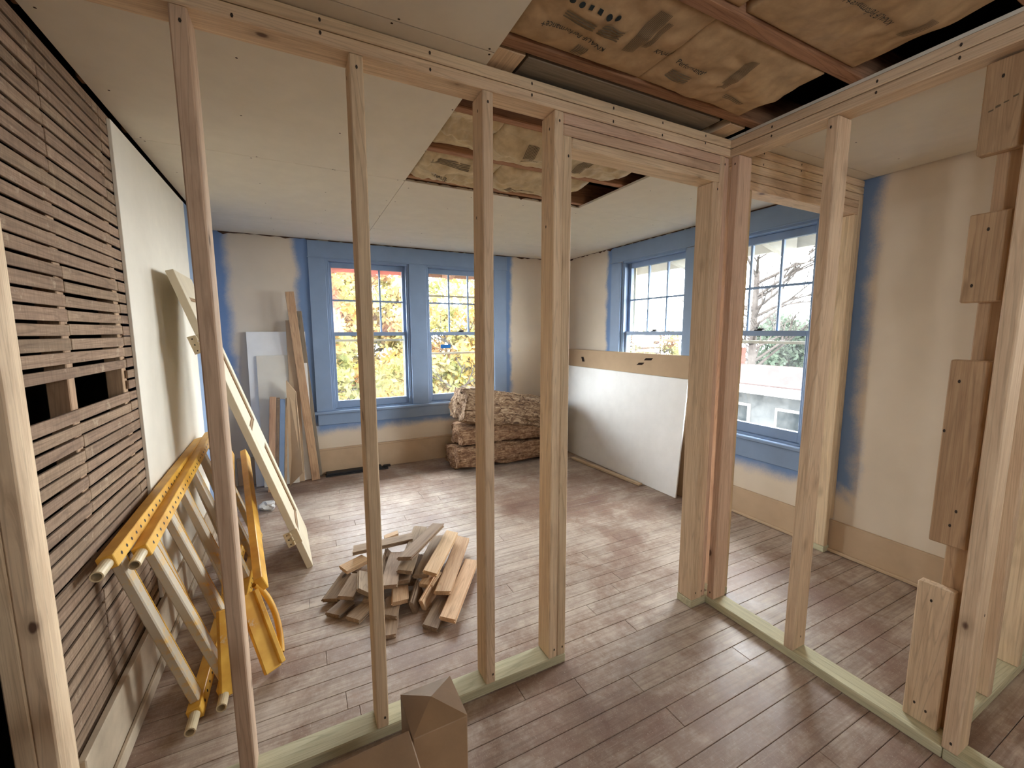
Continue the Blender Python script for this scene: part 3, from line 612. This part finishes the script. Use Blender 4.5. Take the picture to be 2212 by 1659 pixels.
# ------------------------------------------------------------------ newel post and handrail near the camera
nw = empty('newel_post', (.177, .672, 0), 'brown painted newel post with a low pyramid top by the camera', 'newel post')
zc, hw_, cx, cy_ = .70, .048, .179, .673
bm = bmesh.new(); bm_box(bm, cx - hw_, cx + hw_, cy_ - hw_, cy_ + hw_, 0, zc - .0005); link('shaft', bm_done(bm, 'shaft', .002), 'newel_paint', nw)
poly('pyramid_cap', [(cx - hw_, cy_ - hw_, zc), (cx + hw_, cy_ - hw_, zc), (cx + hw_, cy_ + hw_, zc), (cx - hw_, cy_ + hw_, zc), (cx - .002, cy_ + .004, zc + .014)], [(0, 1, 4), (1, 2, 4), (2, 3, 4), (3, 0, 4), (3, 2, 1, 0)], 'newel_paint', nw)
beam('handrail', (.131, .60, .675), (-.60, .585, .655), .09, .05, (0, 0, 1), 'newel_paint', nw)
for k in range(5): xx = .0 - .14 * k; board('baluster', xx - .016, xx + .016, .58, .612, 0, .64, 'newel_paint', nw)

# ------------------------------------------------------------------ pile of flooring offcuts
def offcut_mesh(w, th, L, seed):
    rg = random.Random(seed); c0, c1 = rg.uniform(-.012, .012), rg.uniform(-.012, .012); prof = [(-w / 2, -th / 2), (w / 2 - .006, -th / 2), (w / 2 - .006, -.003), (w / 2, -.003), (w / 2, .003), (w / 2 - .006, .003), (w / 2 - .006, th / 2), (-w / 2, th / 2), (-w / 2, .0035), (-w / 2 + .006, .0035), (-w / 2 + .006, -.0035), (-w / 2, -.0035)]
    n = len(prof); V = [(x, y, -L / 2 + c0 * x / w * 2) for x, y in prof] + [(x, y, L / 2 + c1 * x / w * 2) for x, y in prof]
    Fc = [(i, (i + 1) % n, n + (i + 1) % n, n + i) for i in range(n)] + [list(range(n))[::-1], list(range(n, 2 * n))]
    me = bpy.data.meshes.new('flooring_offcut'); me.from_pydata(V, [], Fc); me.update(); return me
OFF = [  # near end pixel, far end pixel, heights, tilt of the face, fresh?, label
 ((966, 1339, .034), (1018, 1212, .03), 0, 1, 'orange-toned flooring offcut at the right edge of the heap, nearest the door side'),
 ((955, 1281, .066), (1000, 1163, .06), .1, 1, 'orange flooring offcut second from the right, with two splits in it'),
 ((928, 1239, .118), (976, 1151, .115), .05, 1, 'yellow-orange flooring offcut third from the right, high in the heap'),
 ((873, 1207, .165), (946, 1134, .17), -.15, 0, 'grey-brown flooring offcut lying topmost on the heap'),
 ((908, 1245, .085), (949, 1160, .085), .0, 0, 'dark grey flooring offcut just left of the yellow-orange one'),
 ((873, 1236, .125), (908, 1140, .13), .1, 0, 'grey flooring offcut directly under the topmost piece'),
 ((763, 1189, .135), (891, 1160, .14), -.3, 0, 'long grey flooring offcut lying crosswise at the back of the heap'),
 ((741, 1231, .085), (790, 1206, .10), .15, 1, 'pale notched flooring offcut at the upper left of the heap'),
 ((712, 1297, .022), (752, 1240, .05), .0, 0, 'dark brown flooring offcut at the far left of the heap'),
 ((745, 1292, .058), (775, 1242, .078), .05, 0, 'grey flooring offcut overlapping the far left piece'),
 ((761, 1339, .014), (800, 1302, .014), .0, 0, 'flooring offcut flat on the floor at the front left of the heap'),
 ((718, 1330, .0135), (752, 1300, .0135), .0, 0, 'dark flooring offcut flat on the floor at the lower left'),
 ((839, 1268, .108), (857, 1196, .108), .0, 0, 'greyish flooring offcut on end of the middle of the heap, tongue facing front'),
 ((866, 1259, .085), (880, 1218, .095), -.1, 0, 'short flooring offcut in the middle below the topmost pair'),
 ((864, 1302, .055), (864, 1268, .055), .05, 1, 'short orange-ended flooring offcut at the front middle of the heap'),
 ((839, 1333, .032), (853, 1290, .032), .0, 0, 'grey flooring offcut at the front beside the stud'),
 ((834, 1377, .0115), (842, 1335, .0115), .0, 0, 'flooring offcut flat on the floor, nearest the camera'),
 ((919, 1266, .064), (940, 1236, .068), .0, 1, 'flooring offcut tucked under the yellow-orange one'),
 ((913, 1310, .025), (942, 1258, .045), 1.35, 1, 'narrow orange flooring offcut standing on its edge'),
 ((893, 1317, .02), (906, 1268, .04), 1.2, 0, 'splintered flooring offcut standing on edge in the dark gap'),
 ((928, 1357, .0115), (957, 1299, .0115), .0, 0, 'grey flooring offcut flat on the floor at the front right'),
 ((832, 1245, .072), (843, 1196, .072), .9, 0, 'dark flooring offcut on its edge behind the stud'),
 ((787, 1281, .075), (788, 1238, .08), .5, 0, 'brown flooring offcut leaning behind the stud'),
 ((832, 1162, .03), (858, 1152, .03), .0, 1, 'small pale flooring offcut peeping out behind the heap'),
 ((772, 1240, .055), (795, 1218, .055), .1, 0, 'dark flooring offcut below the pale notched one'),
 ((880, 1262, .033), (905, 1200, .035), .0, 0, 'flooring offcut buried in the middle of the heap'),
 ((800, 1300, .036), (830, 1225, .04), .0, 0, 'flooring offcut at the bottom middle of the heap behind the stud')]
for i, (a, b_, tl, fresh, lab) in enumerate(OFF):
    p, q = on(a[0], a[1], 'z', a[2]), on(b_[0], b_[1], 'z', b_[2]); hint = Vector((math.sin(tl), 0, math.cos(tl))); m, L = frame_mat(p, q, hint)
    me = offcut_mesh(.083 if i != 23 else .05, .021, max(L, .1), i); o = link('flooring_offcut', me, 'fresh_offcut' if fresh else 'grey_offcut', None, m); tag(o, lab, 'offcut', 'flooring offcuts heaped on the floor')

# ------------------------------------------------------------------ old cream door leaning on the left wall
dA, dB = Vector((0.004, 2.60, .001)), Vector((-.02, 3.16, .001)); tA, tB = Vector((-.515, 2.56, 1.66)), Vector((-.525, 3.09, 1.665))
zax = (((tA + tB) - (dA + dB)) / 2).normalized(); xax = (dB - dA); xax = (xax - zax * xax.dot(zax)).normalized(); yax = zax.cross(xax)
DW, DL, DT = .535, ((tA + tB) / 2 - (dA + dB) / 2).length, .034
org = dA + Vector((0, 0, .004)); MD = Matrix(((xax.x, yax.x, zax.x, org.x), (xax.y, yax.y, zax.y, org.y), (xax.z, yax.z, zax.z, org.z), (0, 0, 0, 1)))
if yax.x > 0: flip = -1
else: flip = 1
dr = empty('old_door', org, 'narrow cream panelled door leaning against the left wall', 'door')
# local: x across width, y through thickness (front face toward the room), z up the door
fy = (lambda a: a) if yax.x > 0 else (lambda a: -a)     # room side is +fy
def dbx(nm, x0, x1, y0, y1, z0, z1, mat, par, bev=.002):
    bm = bmesh.new(); ya, yb = sorted((fy(y0), fy(y1))); bm_box(bm, x0, x1, ya, yb, z0, z1); return link(nm, bm_done(bm, nm, bev), mat, par, MD)
ST = .095
dbx('stile', 0, ST, -DT, 0, 0, DL, 'cream_paint', dr); dbx('stile', DW - ST, DW, -DT, 0, 0, DL, 'cream_paint', dr)
rails = [(0, .19), (.70, .86), (1.30, 1.40), (DL - .13, DL)]
for a, b_ in rails: dbx('rail', ST, DW - ST, -DT, 0, a, b_, 'cream_paint', dr)
for (a0, a1), (b0, b1) in zip(rails[:-1], rails[1:]):
    pn = dbx('panel', ST - .005, DW - ST + .005, -DT + .008, -.013, a1 - .005, b0 + .005, 'cream_paint', dr, 0)
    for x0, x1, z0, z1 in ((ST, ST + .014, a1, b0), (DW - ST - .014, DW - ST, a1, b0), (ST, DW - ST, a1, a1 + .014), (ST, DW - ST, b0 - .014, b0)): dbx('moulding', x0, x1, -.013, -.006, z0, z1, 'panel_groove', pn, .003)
def hinge(zc):
    h = dbx('hinge', -.0035, 0, -DT + .002, .004, zc - .045, zc + .045, 'cream_metal', dr, .001); dbx('free_leaf', -.006, -.002, -DT - .036, -DT - .002, zc - .045, zc + .045, 'cream_metal', h, .001)
    for k in range(3): dbx('knuckle', -.010, .000, -DT - .006, -DT + .004, zc - .042 + .029 * k, zc - .017 + .029 * k, 'cream_metal', h, .003)
    for k in (-.03, 0, .03): dbx('screw', -.0068, -.0055, -DT - .022, -DT - .016, zc + k - .003, zc + k + .003, 'dark_metal', h, 0)
hinge(.22); hinge(DL - .36)
dbx('door_knob', DW - .001, DW + .03, -.02, -.012, .93, .945, 'dark_metal', dr, .003); dbx('lock_plate', DW, DW + .002, -.028, -.006, .86, 1.01, 'dark_metal', dr, 0)

# ------------------------------------------------------------------ yellow scaffold frames lying on edge along the left wall
def scaffold(label, dy, dx, top0, top1, low0, low1):
    """rails run along y: upper rail against the wall, lower rail on the floor, rungs between"""
    e = empty('scaffold_ladder', (low0[0], low0[1], 0), label, 'scaffold frame', 'yellow scaffold end frames')
    t0, t1, l0, l1 = (Vector(p) for p in (top0, top1, low0, low1)); nrm = (l0 - t0).cross(t1 - t0).normalized()
    if nrm.x < 0: nrm = -nrm
    for nm, a, b_ in (('upper_rail', t0, t1), ('lower_rail', l0, l1)):
        rl = beam(nm, a, b_, .044, .044, nrm, 'yellow_steel', e); dr_ = (b_ - a).normalized(); tube('socket', a - dr_ * .075, a + dr_ * .01, .0165, 'cream_metal', rl, .0125)
        # pin holes down the outer face
        bm = bmesh.new(); L = (b_ - a).length; n = int(L / .047)
        side = (l0 - t0).normalized() if nm == 'upper_rail' else -(l0 - t0).normalized()
        for k in range(n):
            c = a + dr_ * (.05 + .047 * k) + nrm * .0226
            bm.faces.new([bm.verts.new(c + dr_ * (.0062 * math.cos(q)) + side * (.0062 * math.sin(q))) for q in (2 * math.pi * i / 8 for i in range(8))])
        tag(link('pin_holes', bm_done(bm, 'pin_holes'), 'dark_metal', rl), kind='stuff')
    L = (t1 - t0).length; n = 6
    for k in range(n):
        f = (.06 + k * (L - .14) / (n - 1)) / L; a, b_ = t0.lerp(t1, f), l0.lerp(l1, f); d = (b_ - a).normalized(); rg_ = beam('rung', a + d * .022, b_ - d * .022, .046, .03, nrm, 'plastered_yellow', e, .004); w_ = (t1 - t0).normalized(); beam('edge_strip', a + d * .024 + w_ * .0235, b_ - d * .024 + w_ * .0235, .004, .032, nrm, 'yellow_steel', rg_, .001)
    return e
scaffold('yellow steel scaffold ladder frame on edge, the one further from the lath wall', 0, 0, (-.505, 1.735, .640), (-.525, 3.15, .735), (-.322, 1.765, .024), (-.315, 3.17, .024))
scaffold('yellow steel scaffold ladder frame on edge, the one touching the lath wall', 0, 0, (-.556, 1.625, .672), (-.562, 3.05, .72), (-.402, 1.70, .024), (-.395, 3.1, .024))
def side_rail(label, p0, p1, q0, q1, w, loop):
    """long rectangular side rail with an angled end bracket reaching the floor"""
    e = empty('scaffold_side_rail', (q1[0], q1[1], 0), label, 'scaffold rail', 'yellow scaffold side rails')
    beam('rail', p0, p1, w, .035, (1, -.5, .2), 'yellow_steel', e, .003); a, b_ = Vector(q0), Vector(q1); beam('bracket', a, b_, .062, .022, (.5, -.8, .25), 'yellow_steel', e, .003); beam('bracket_flange', a + Vector((.028, .02, 0)), b_ + Vector((.028, .02, .008)), .02, .05, (.5, -.8, .25), 'yellow_steel', e, .003)
    if loop: curve_tube('hand_loop', [a + Vector((.03, .03, .02)), a + Vector((.06, .06, -.03)), a.lerp(b_, .5) + Vector((.06, .07, .02)), a.lerp(b_, .85) + Vector((.045, .05, .02)), b_ + Vector((.03, .04, .04))], .012, 'yellow_steel', e)
    return e
side_rail('yellow scaffold side rail with angled foot bracket and tube loop under the old door', (-.20, 1.98, .30), (-.36, 3.25, .56), on(530, 1285, 'y', 1.95), on(590, 1448, 'z', .015), .07, True)
side_rail('yellow scaffold side rail with upright bracket half hidden by the stud', (-.30, 1.90, .32), (-.44, 3.2, .60), on(488, 1315, 'y', 1.86), on(496, 1500, 'z', .015), .07, False)
# small clutter under the door
rng = random.Random(14); bm = bmesh.new(); bmesh.ops.create_icosphere(bm, subdivisions=3, radius=.06)
for v in bm.verts: v.co *= 1 + .55 * noise.noise(v.co * 26); v.co.z *= .55
cl = on(580, 1092, 'z', .03); link('plastic_bag', bm_done(bm, 'plastic_bag'), 'plastic_bag', None, Matrix.Translation(cl)); tag(bpy.data.objects['plastic_bag'], 'crumpled clear plastic bag on the floor under the leaning door', 'plastic bag')

# ------------------------------------------------------------------ things leaning in the far left corner
def leaning(name, px_top, px_bot, ytop, w, th, mat, label, cat, group=None, bev=.002, ybot=None, hint=(0, -1, 0)):
    """board seen by its top and bottom centre pixels; top touches the plane y = ytop, bottom on the floor"""
    p = on(*px_top, 'y', ytop); q = on(*px_bot, 'z', .002) if ybot is None else on(*px_bot, 'y', ybot); q.z = max(q.z, .002)
    o = beam(name, q, p, w, th, hint, mat, None, bev); return tag(o, label, cat, group)
G = 'boards leaning in the far left corner'
sheet1 = slab('drywall_offcut', [(-.405, 4.245, .004), (.07, 4.245, .004), (.06, 4.325, 1.375), (-.40, 4.325, 1.375)], (0, .0125, 0), 'drywall_white'); tag(sheet1, 'tall white drywall offcut leaning on the far wall left of the window', 'drywall')
sheet2 = slab('drywall_offcut', [(-.34, 4.20, .004), (-.06, 4.20, .004), (-.06, 4.298, 1.165), (-.335, 4.298, 1.165)], (0, .0125, 0), 'drywall_wall'); tag(sheet2, 'smaller off-white drywall offcut leaning in front of the tall white one', 'drywall')
sheet3 = slab('drywall_offcut', [(-.14, 4.13, .003), (-.03, 4.10, .12), (-.045, 4.19, .84), (-.115, 4.175, .95)], (.004, .0125, 0), 'kraft_back'); tag(sheet3, 'tan strip of drywall with slanted ends leaning in front of the corner boards', 'drywall')
leaning('trim_board', (625, 630), (683, 1036), 4.27, .07, .02, 'trim_wood', 'tall orange-brown stained trim board leaning beside the left window', 'board', G)
leaning('trim_board', (628, 692), (648, 1040), 4.30, .085, .018, 'tan_paint', 'tall tan painted trim board leaning behind the orange-brown one', 'board', G)
leaning('trim_board', (646, 672), (692, 1028), 4.32, .04, .018, 'grey_nailer', 'thin greyish board leaning at the right of the orange-brown one', 'board', G)
for xt, w_, zt, mt, lb in ((-.225, .05, .81, 'trim_wood', 'short orange wooden trim board standing in the corner bundle'), (-.185, .026, .80, 'lath', 'short dark brown trim strip in the corner bundle'), (-.15, .04, .785, 'blue_paint', 'short blue painted trim board in the corner bundle'), (-.118, .02, .79, 'aged_stud', 'thin brown strip beside the blue trim board in the corner bundle')):
    tag(beam('trim_board', (xt - .055, 4.05, .002), (xt, 4.19, zt), w_, .02, (0, -1, 0), mt, None), lb, 'board', G)
# floor register by the far baseboard
rg = empty('floor_register', (.47, 4.27, 0), 'black metal floor register lying by the far baseboard', 'floor register')
board('grille_frame', .16, .74, 4.235, 4.315, .002, .014, 'black_register', rg, .003); board('duct_box', .17, .68, 4.25, 4.33, .014, .03, 'black_register', rg, .002)
board('damper_lever', .70, .77, 4.26, 4.30, .014, .032, 'dark_metal', rg, .006)

# ------------------------------------------------------------------ brown insulation batts stacked in the far right corner
def log_batt(label, c, size, rotz, mat, seed, tilt=0.0):
    bm = bmesh.new(); bmesh.ops.create_cube(bm, size=1.0); bmesh.ops.subdivide_edges(bm, edges=bm.edges, cuts=22, use_grid_fill=True)
    for v in bm.verts:
        p = v.co.copy(); r = Vector((0, p.y, p.z)); L = max(abs(p.y), abs(p.z)); k = .5 / max(r.length, 1e-4)
        r2 = r * (.62 + .38 * (L / max(r.length, 1e-4))); v.co = Vector((p.x * size[0], r2.y * size[1], r2.z * size[2]))
        q = v.co; n = Vector((noise.noise(q * 9 + Vector((seed, 0, 0))), noise.noise(q * 8 + Vector((0, seed, 3))), noise.noise(Vector((q.x * 4, q.y * 22, q.z * 30)) + Vector((seed, 1, 0)))))
        f = noise.noise(Vector((q.x * 9, q.y * 60, q.z * 70 + seed))) + .6 * noise.noise(q * 45 + Vector((seed, 0, 0)))
        v.co += Vector((n.x * .05, n.y * .035, n.z * .030)) + r.normalized() * f * .02
    zmin = min(v.co.z for v in bm.verts)
    o = link('insulation_roll', bm_done(bm, 'insulation_roll'), mat, None, Matrix.Translation((c[0], c[1], c[2] - (zmin if not tilt else -size[2] / 2))) @ Matrix.Rotation(rotz, 4, 'Z') @ Matrix.Rotation(tilt, 4, 'Y'), True)
    return tag(o, label, 'insulation', 'brown insulation batts stacked in the corner')
log_batt('brown fibrous insulation batt at the bottom of the corner stack', (1.92, 3.96, .002), (1.22, .40, .20), .02, 'brown_fibre', 1)
log_batt('brown fibrous insulation batt in the middle of the corner stack', (1.95, 3.97, .215), (1.16, .38, .18), -.02, 'brown_fibre', 5)
log_batt('pale crumpled insulation batt topmost on the corner stack', (1.95, 3.93, .41), (1.16, .40, .31), .03, 'crumpled_facing', 9, .17)
poly('facing_flap', [(1.40, 3.80, .845), (1.62, 3.84, .80), (1.66, 3.95, .80), (1.42, 3.88, .85)], [(0, 1, 2, 3)], 'crumpled_facing', bpy.data.objects['insulation_roll.002'])

# ------------------------------------------------------------------ drywall sheets against the right wall
s1 = slab('drywall_sheet_loose', [(2.70, 2.365, .004), (2.70, 4.02, .004), (2.824, 4.16, .975), (2.824, 2.40, .975)], (.0125, 0, .002), 'drywall_white'); tag(s1, 'white drywall sheet leaning under the right window', 'drywall')
s2 = slab('drywall_sheet_loose', [(2.775, 2.36, .004), (2.775, 4.20, .004), (2.862, 4.21, 1.166), (2.862, 2.385, 1.166)], (.0125, 0, .002), 'kraft_back'); tag(s2, 'tan-backed drywall sheet with torn paper behind the white sheet', 'drywall')
bm = bmesh.new()
for (u, v, w_, h_, sl) in ((1259, 776, 5, 10, .3), (1383, 786, 12, 5, -1.0), (1400, 776, 16, 5, -.8)):
    c = [on(u + a * w_ / 2 + b_ * sl * h_ / 2, v + b_ * h_ / 2, 'x', 2.852) for a, b_ in ((-1, -1), (1, -1), (1, 1), (-1, 1))]
    for q in c: q.x = 2.862 - (1.166 - q.z) * .0749 - .0012
    bm.faces.new([bm.verts.new(q) for q in c])
tag(link('paper_tears', bm_done(bm, 'paper_tears'), 'dark_cavity', s2), kind='stuff')
st = beam('wood_strip', (2.585, 3.66, .012), (2.655, 2.715, .012), .045, .018, (0, 0, 1), 'new_pine'); tag(st, 'thin wooden strip on the floor along the white drywall sheet', 'board')

# ------------------------------------------------------------------ outside: eaves, trees, neighbour
def eave(name, kind, label, mat):
    e = empty(name, ((1, YF + .5, 2.2) if kind == 'far' else (XR + .5, 2.2, 2.2)), label, 'roof eave')
    if kind == 'far':
        board('fascia', -1.5, 4.2, YF + .74, YF + .77, 2.03, 2.2, mat, e)
        for k in range(8): board('soffit_board', -1.5, 4.2, YF + .135 + .078 * k, YF + .21 + .078 * k, 2.20 + .004 * (k % 2), 2.22, mat, e)
        for x in (-.6, .35, 1.62, 2.9): slab('rafter_tail', [(x, YF + .13, 2.19), (x, YF + .74, 2.19), (x, YF + .74, 2.03), (x, YF + .5, 1.98), (x, YF + .13, 2.08)], (.045, 0, 0), mat, e)
    else:
        board('fascia', XR + .70, XR + .73, -2, 5.6, 2.03, 2.2, mat, e)
        for k in range(7): board('soffit_board', XR + .135 + .08 * k, XR + .213 + .08 * k, -2, 5.6, 2.20 + .004 * (k % 2), 2.22, mat, e)
        for y in (.4, 1.15, 2.08, 3.0, 3.9): slab('rafter_tail', [(XR + .13, y, 2.19), (XR + .86, y, 2.19), (XR + .86, y, 1.93), (XR + .72, y, 1.93), (XR + .13, y, 2.08)], (0, .05, 0), mat, e)
eave('roof_eave', 'far', 'peach painted roof eave with rafter tails above the twin windows', 'peach_trim')
eave('roof_eave', 'right', 'white painted roof eave with rafter tails outside the right windows', 'eave_white')
gr = link('ground', (lambda bm: (bm_box(bm, -40, 60, YF + .2, 70, -3.4, -3.3), bm_box(bm, XR + .2, 60, -40, YF + .2, -3.4, -3.3), bm_done(bm, 'g'))[2])(bmesh.new()), 'ground_leaves'); tag(gr, kind='structure')

def tree(label, base, height, crown, n, leaf, mats, seed, trunk_r=.14, bare=False, branches=16):
    """trunk with branches and a crown of separate leaf blades inside an ellipsoid"""
    rg = random.Random(seed); e = empty('tree', base, label, 'tree'); bx_, by_, bz_ = base; bm = bmesh.new()
    def limb(p, q, r0, r1):
        m, L = frame_mat(p, q, (1, .2, .1)); a = [bm.verts.new(m @ Vector((r0 * math.cos(t_), r0 * math.sin(t_), -L / 2))) for t_ in (k * math.pi / 3 for k in range(6))]; b = [bm.verts.new(m @ Vector((r1 * math.cos(t_), r1 * math.sin(t_), L / 2))) for t_ in (k * math.pi / 3 for k in range(6))]
        for k in range(6): bm.faces.new((a[k], a[(k + 1) % 6], b[(k + 1) % 6], b[k]))
    def grow(p, d, L, r, lev):
        q = p + d * L; limb(p, q, r, r * .65)
        if lev:
            for k in range(3): nd = (d + Vector((rg.uniform(-1, 1), rg.uniform(-1, 1), rg.uniform(-.4, .7))) * .8).normalized(); grow(p.lerp(q, rg.uniform(.55, 1)), nd, L * rg.uniform(.55, .75), r * .5, lev - 1)
    top = Vector((bx_, by_, bz_ + height)); limb(Vector(base), top, trunk_r, trunk_r * .5)
    for k in range(branches):
        p = Vector(base).lerp(top, rg.uniform(.35, 1)); a = rg.uniform(0, 2 * math.pi); grow(p, Vector((math.cos(a), math.sin(a), rg.uniform(.1, .9))).normalized(), crown[0] * rg.uniform(.3, .55), trunk_r * .3, 4 if bare else 2)
    link('trunk', bm_done(bm, 'trunk'), 'bark', e)
    if not bare:
        per = n // len(mats)
        for mi, mt in enumerate(mats):
            V, Fc = [], []; c = Vector((bx_, by_, bz_ + height * .85)); clumps = [c + Vector((rg.gauss(0, .42) * crown[0], rg.gauss(0, .42) * crown[1], rg.gauss(0, .45) * crown[2])) for _ in range(60)]
            for _ in range(per):
                p = rg.choice(clumps) + Vector((rg.gauss(0, .3), rg.gauss(0, .3), rg.gauss(0, .26))) * leaf * 5; u = Vector((rg.gauss(0, 1), rg.gauss(0, 1), rg.gauss(0, 1))).normalized(); w = u.cross(Vector((rg.gauss(0, 1), rg.gauss(0, 1), rg.gauss(0, 1)))).normalized(); sz = leaf * rg.uniform(.6, 1.2); k = len(V)
                V += [p - u * sz, p + w * sz * .5, p + u * sz, p - w * sz * .5]; Fc.append((k, k + 1, k + 2, k + 3))
            tag(poly('foliage', V, Fc, mt, e), kind='stuff')
    return e
tree('golden autumn tree close outside the left far window', (-.2, 9.0, -3.3), 4.8, (1.7, 1.3, 2.0), 12000, .085, ('yellow_leaf', 'gold_leaf', 'olive_leaf'), 1)
tree('yellow autumn tree close outside the right far window', (3.4, 9.6, -3.3), 4.4, (1.8, 1.3, 2.0), 12000, .085, ('yellow_leaf', 'gold_leaf', 'olive_leaf'), 2)
tree('pale yellow tree behind the near autumn trees', (1.2, 13.0, -3.3), 6.0, (3.2, 1.6, 2.4), 14000, .12, ('yellow_leaf', 'olive_leaf'), 3)
tree('tall bare grey tree beyond the right window', (17.5, 11.6, -3.3), 7.2, (3.6, 3.6, 3), 0, .1, (), 4, .22, True, 22)
tree('bare grey tree further left beyond the right windows', (18, 21.0, -3.3), 6.2, (3.6, 3.2, 3), 0, .1, (), 7, .18, True, 20)
tree('dense dull green evergreen beyond the neighbouring roof', (22.0, 12.6, -3.3), 4.6, (2.6, 2.2, 2.0), 9000, .14, ('evergreen',), 5)
tree('rust brown leafy tree low beyond the right windows', (24, 25, -3.3), 4.0, (5, 2.6, 1.4), 7000, .13, ('rust_leaf', 'olive_leaf'), 6)
tree('small sapling with lime yellow leaves just outside the right window', (6.3, 3.6, -3.3), 3.0, (.7, .6, .5), 500, .06, ('lime_leaf',), 8, .025, False, 10)
# neighbouring house seen through the right window
hs_ = empty('neighbour_house', (11.5, 8.2, -3.3), 'white neighbouring house with a low pinkish grey roof below the right window', 'house')
board('wall', 9.6, 13.6, 4.6, 8.4, -3.3, .1, 'siding_white', hs_, .01)
slab('roof', [(9.2, 4.2, .1), (9.2, 8.8, .1), (11.6, 8.8, .36), (11.6, 4.2, .36)], (0, 0, .08), 'roof_shingle', hs_); slab('roof', [(14, 4.2, .1), (14, 8.8, .1), (11.6, 8.8, .36), (11.6, 4.2, .36)], (0, 0, .08), 'roof_shingle', hs_)
board('fascia', 9.16, 9.2, 4.2, 8.8, -.04, .15, 'eave_white', hs_)
for y in (5.0, 6.3, 7.6):
    wn = board('window', 9.56, 9.6, y, y + .7, -1.15, -.35, 'eave_white', hs_); board('glazing', 9.55, 9.562, y + .06, y + .64, -1.09, -.41, 'dark_glass', wn, 0)
board('chimney', 11.3, 11.8, 8.0, 8.5, 0, .9, 'brick_chimney', hs_)
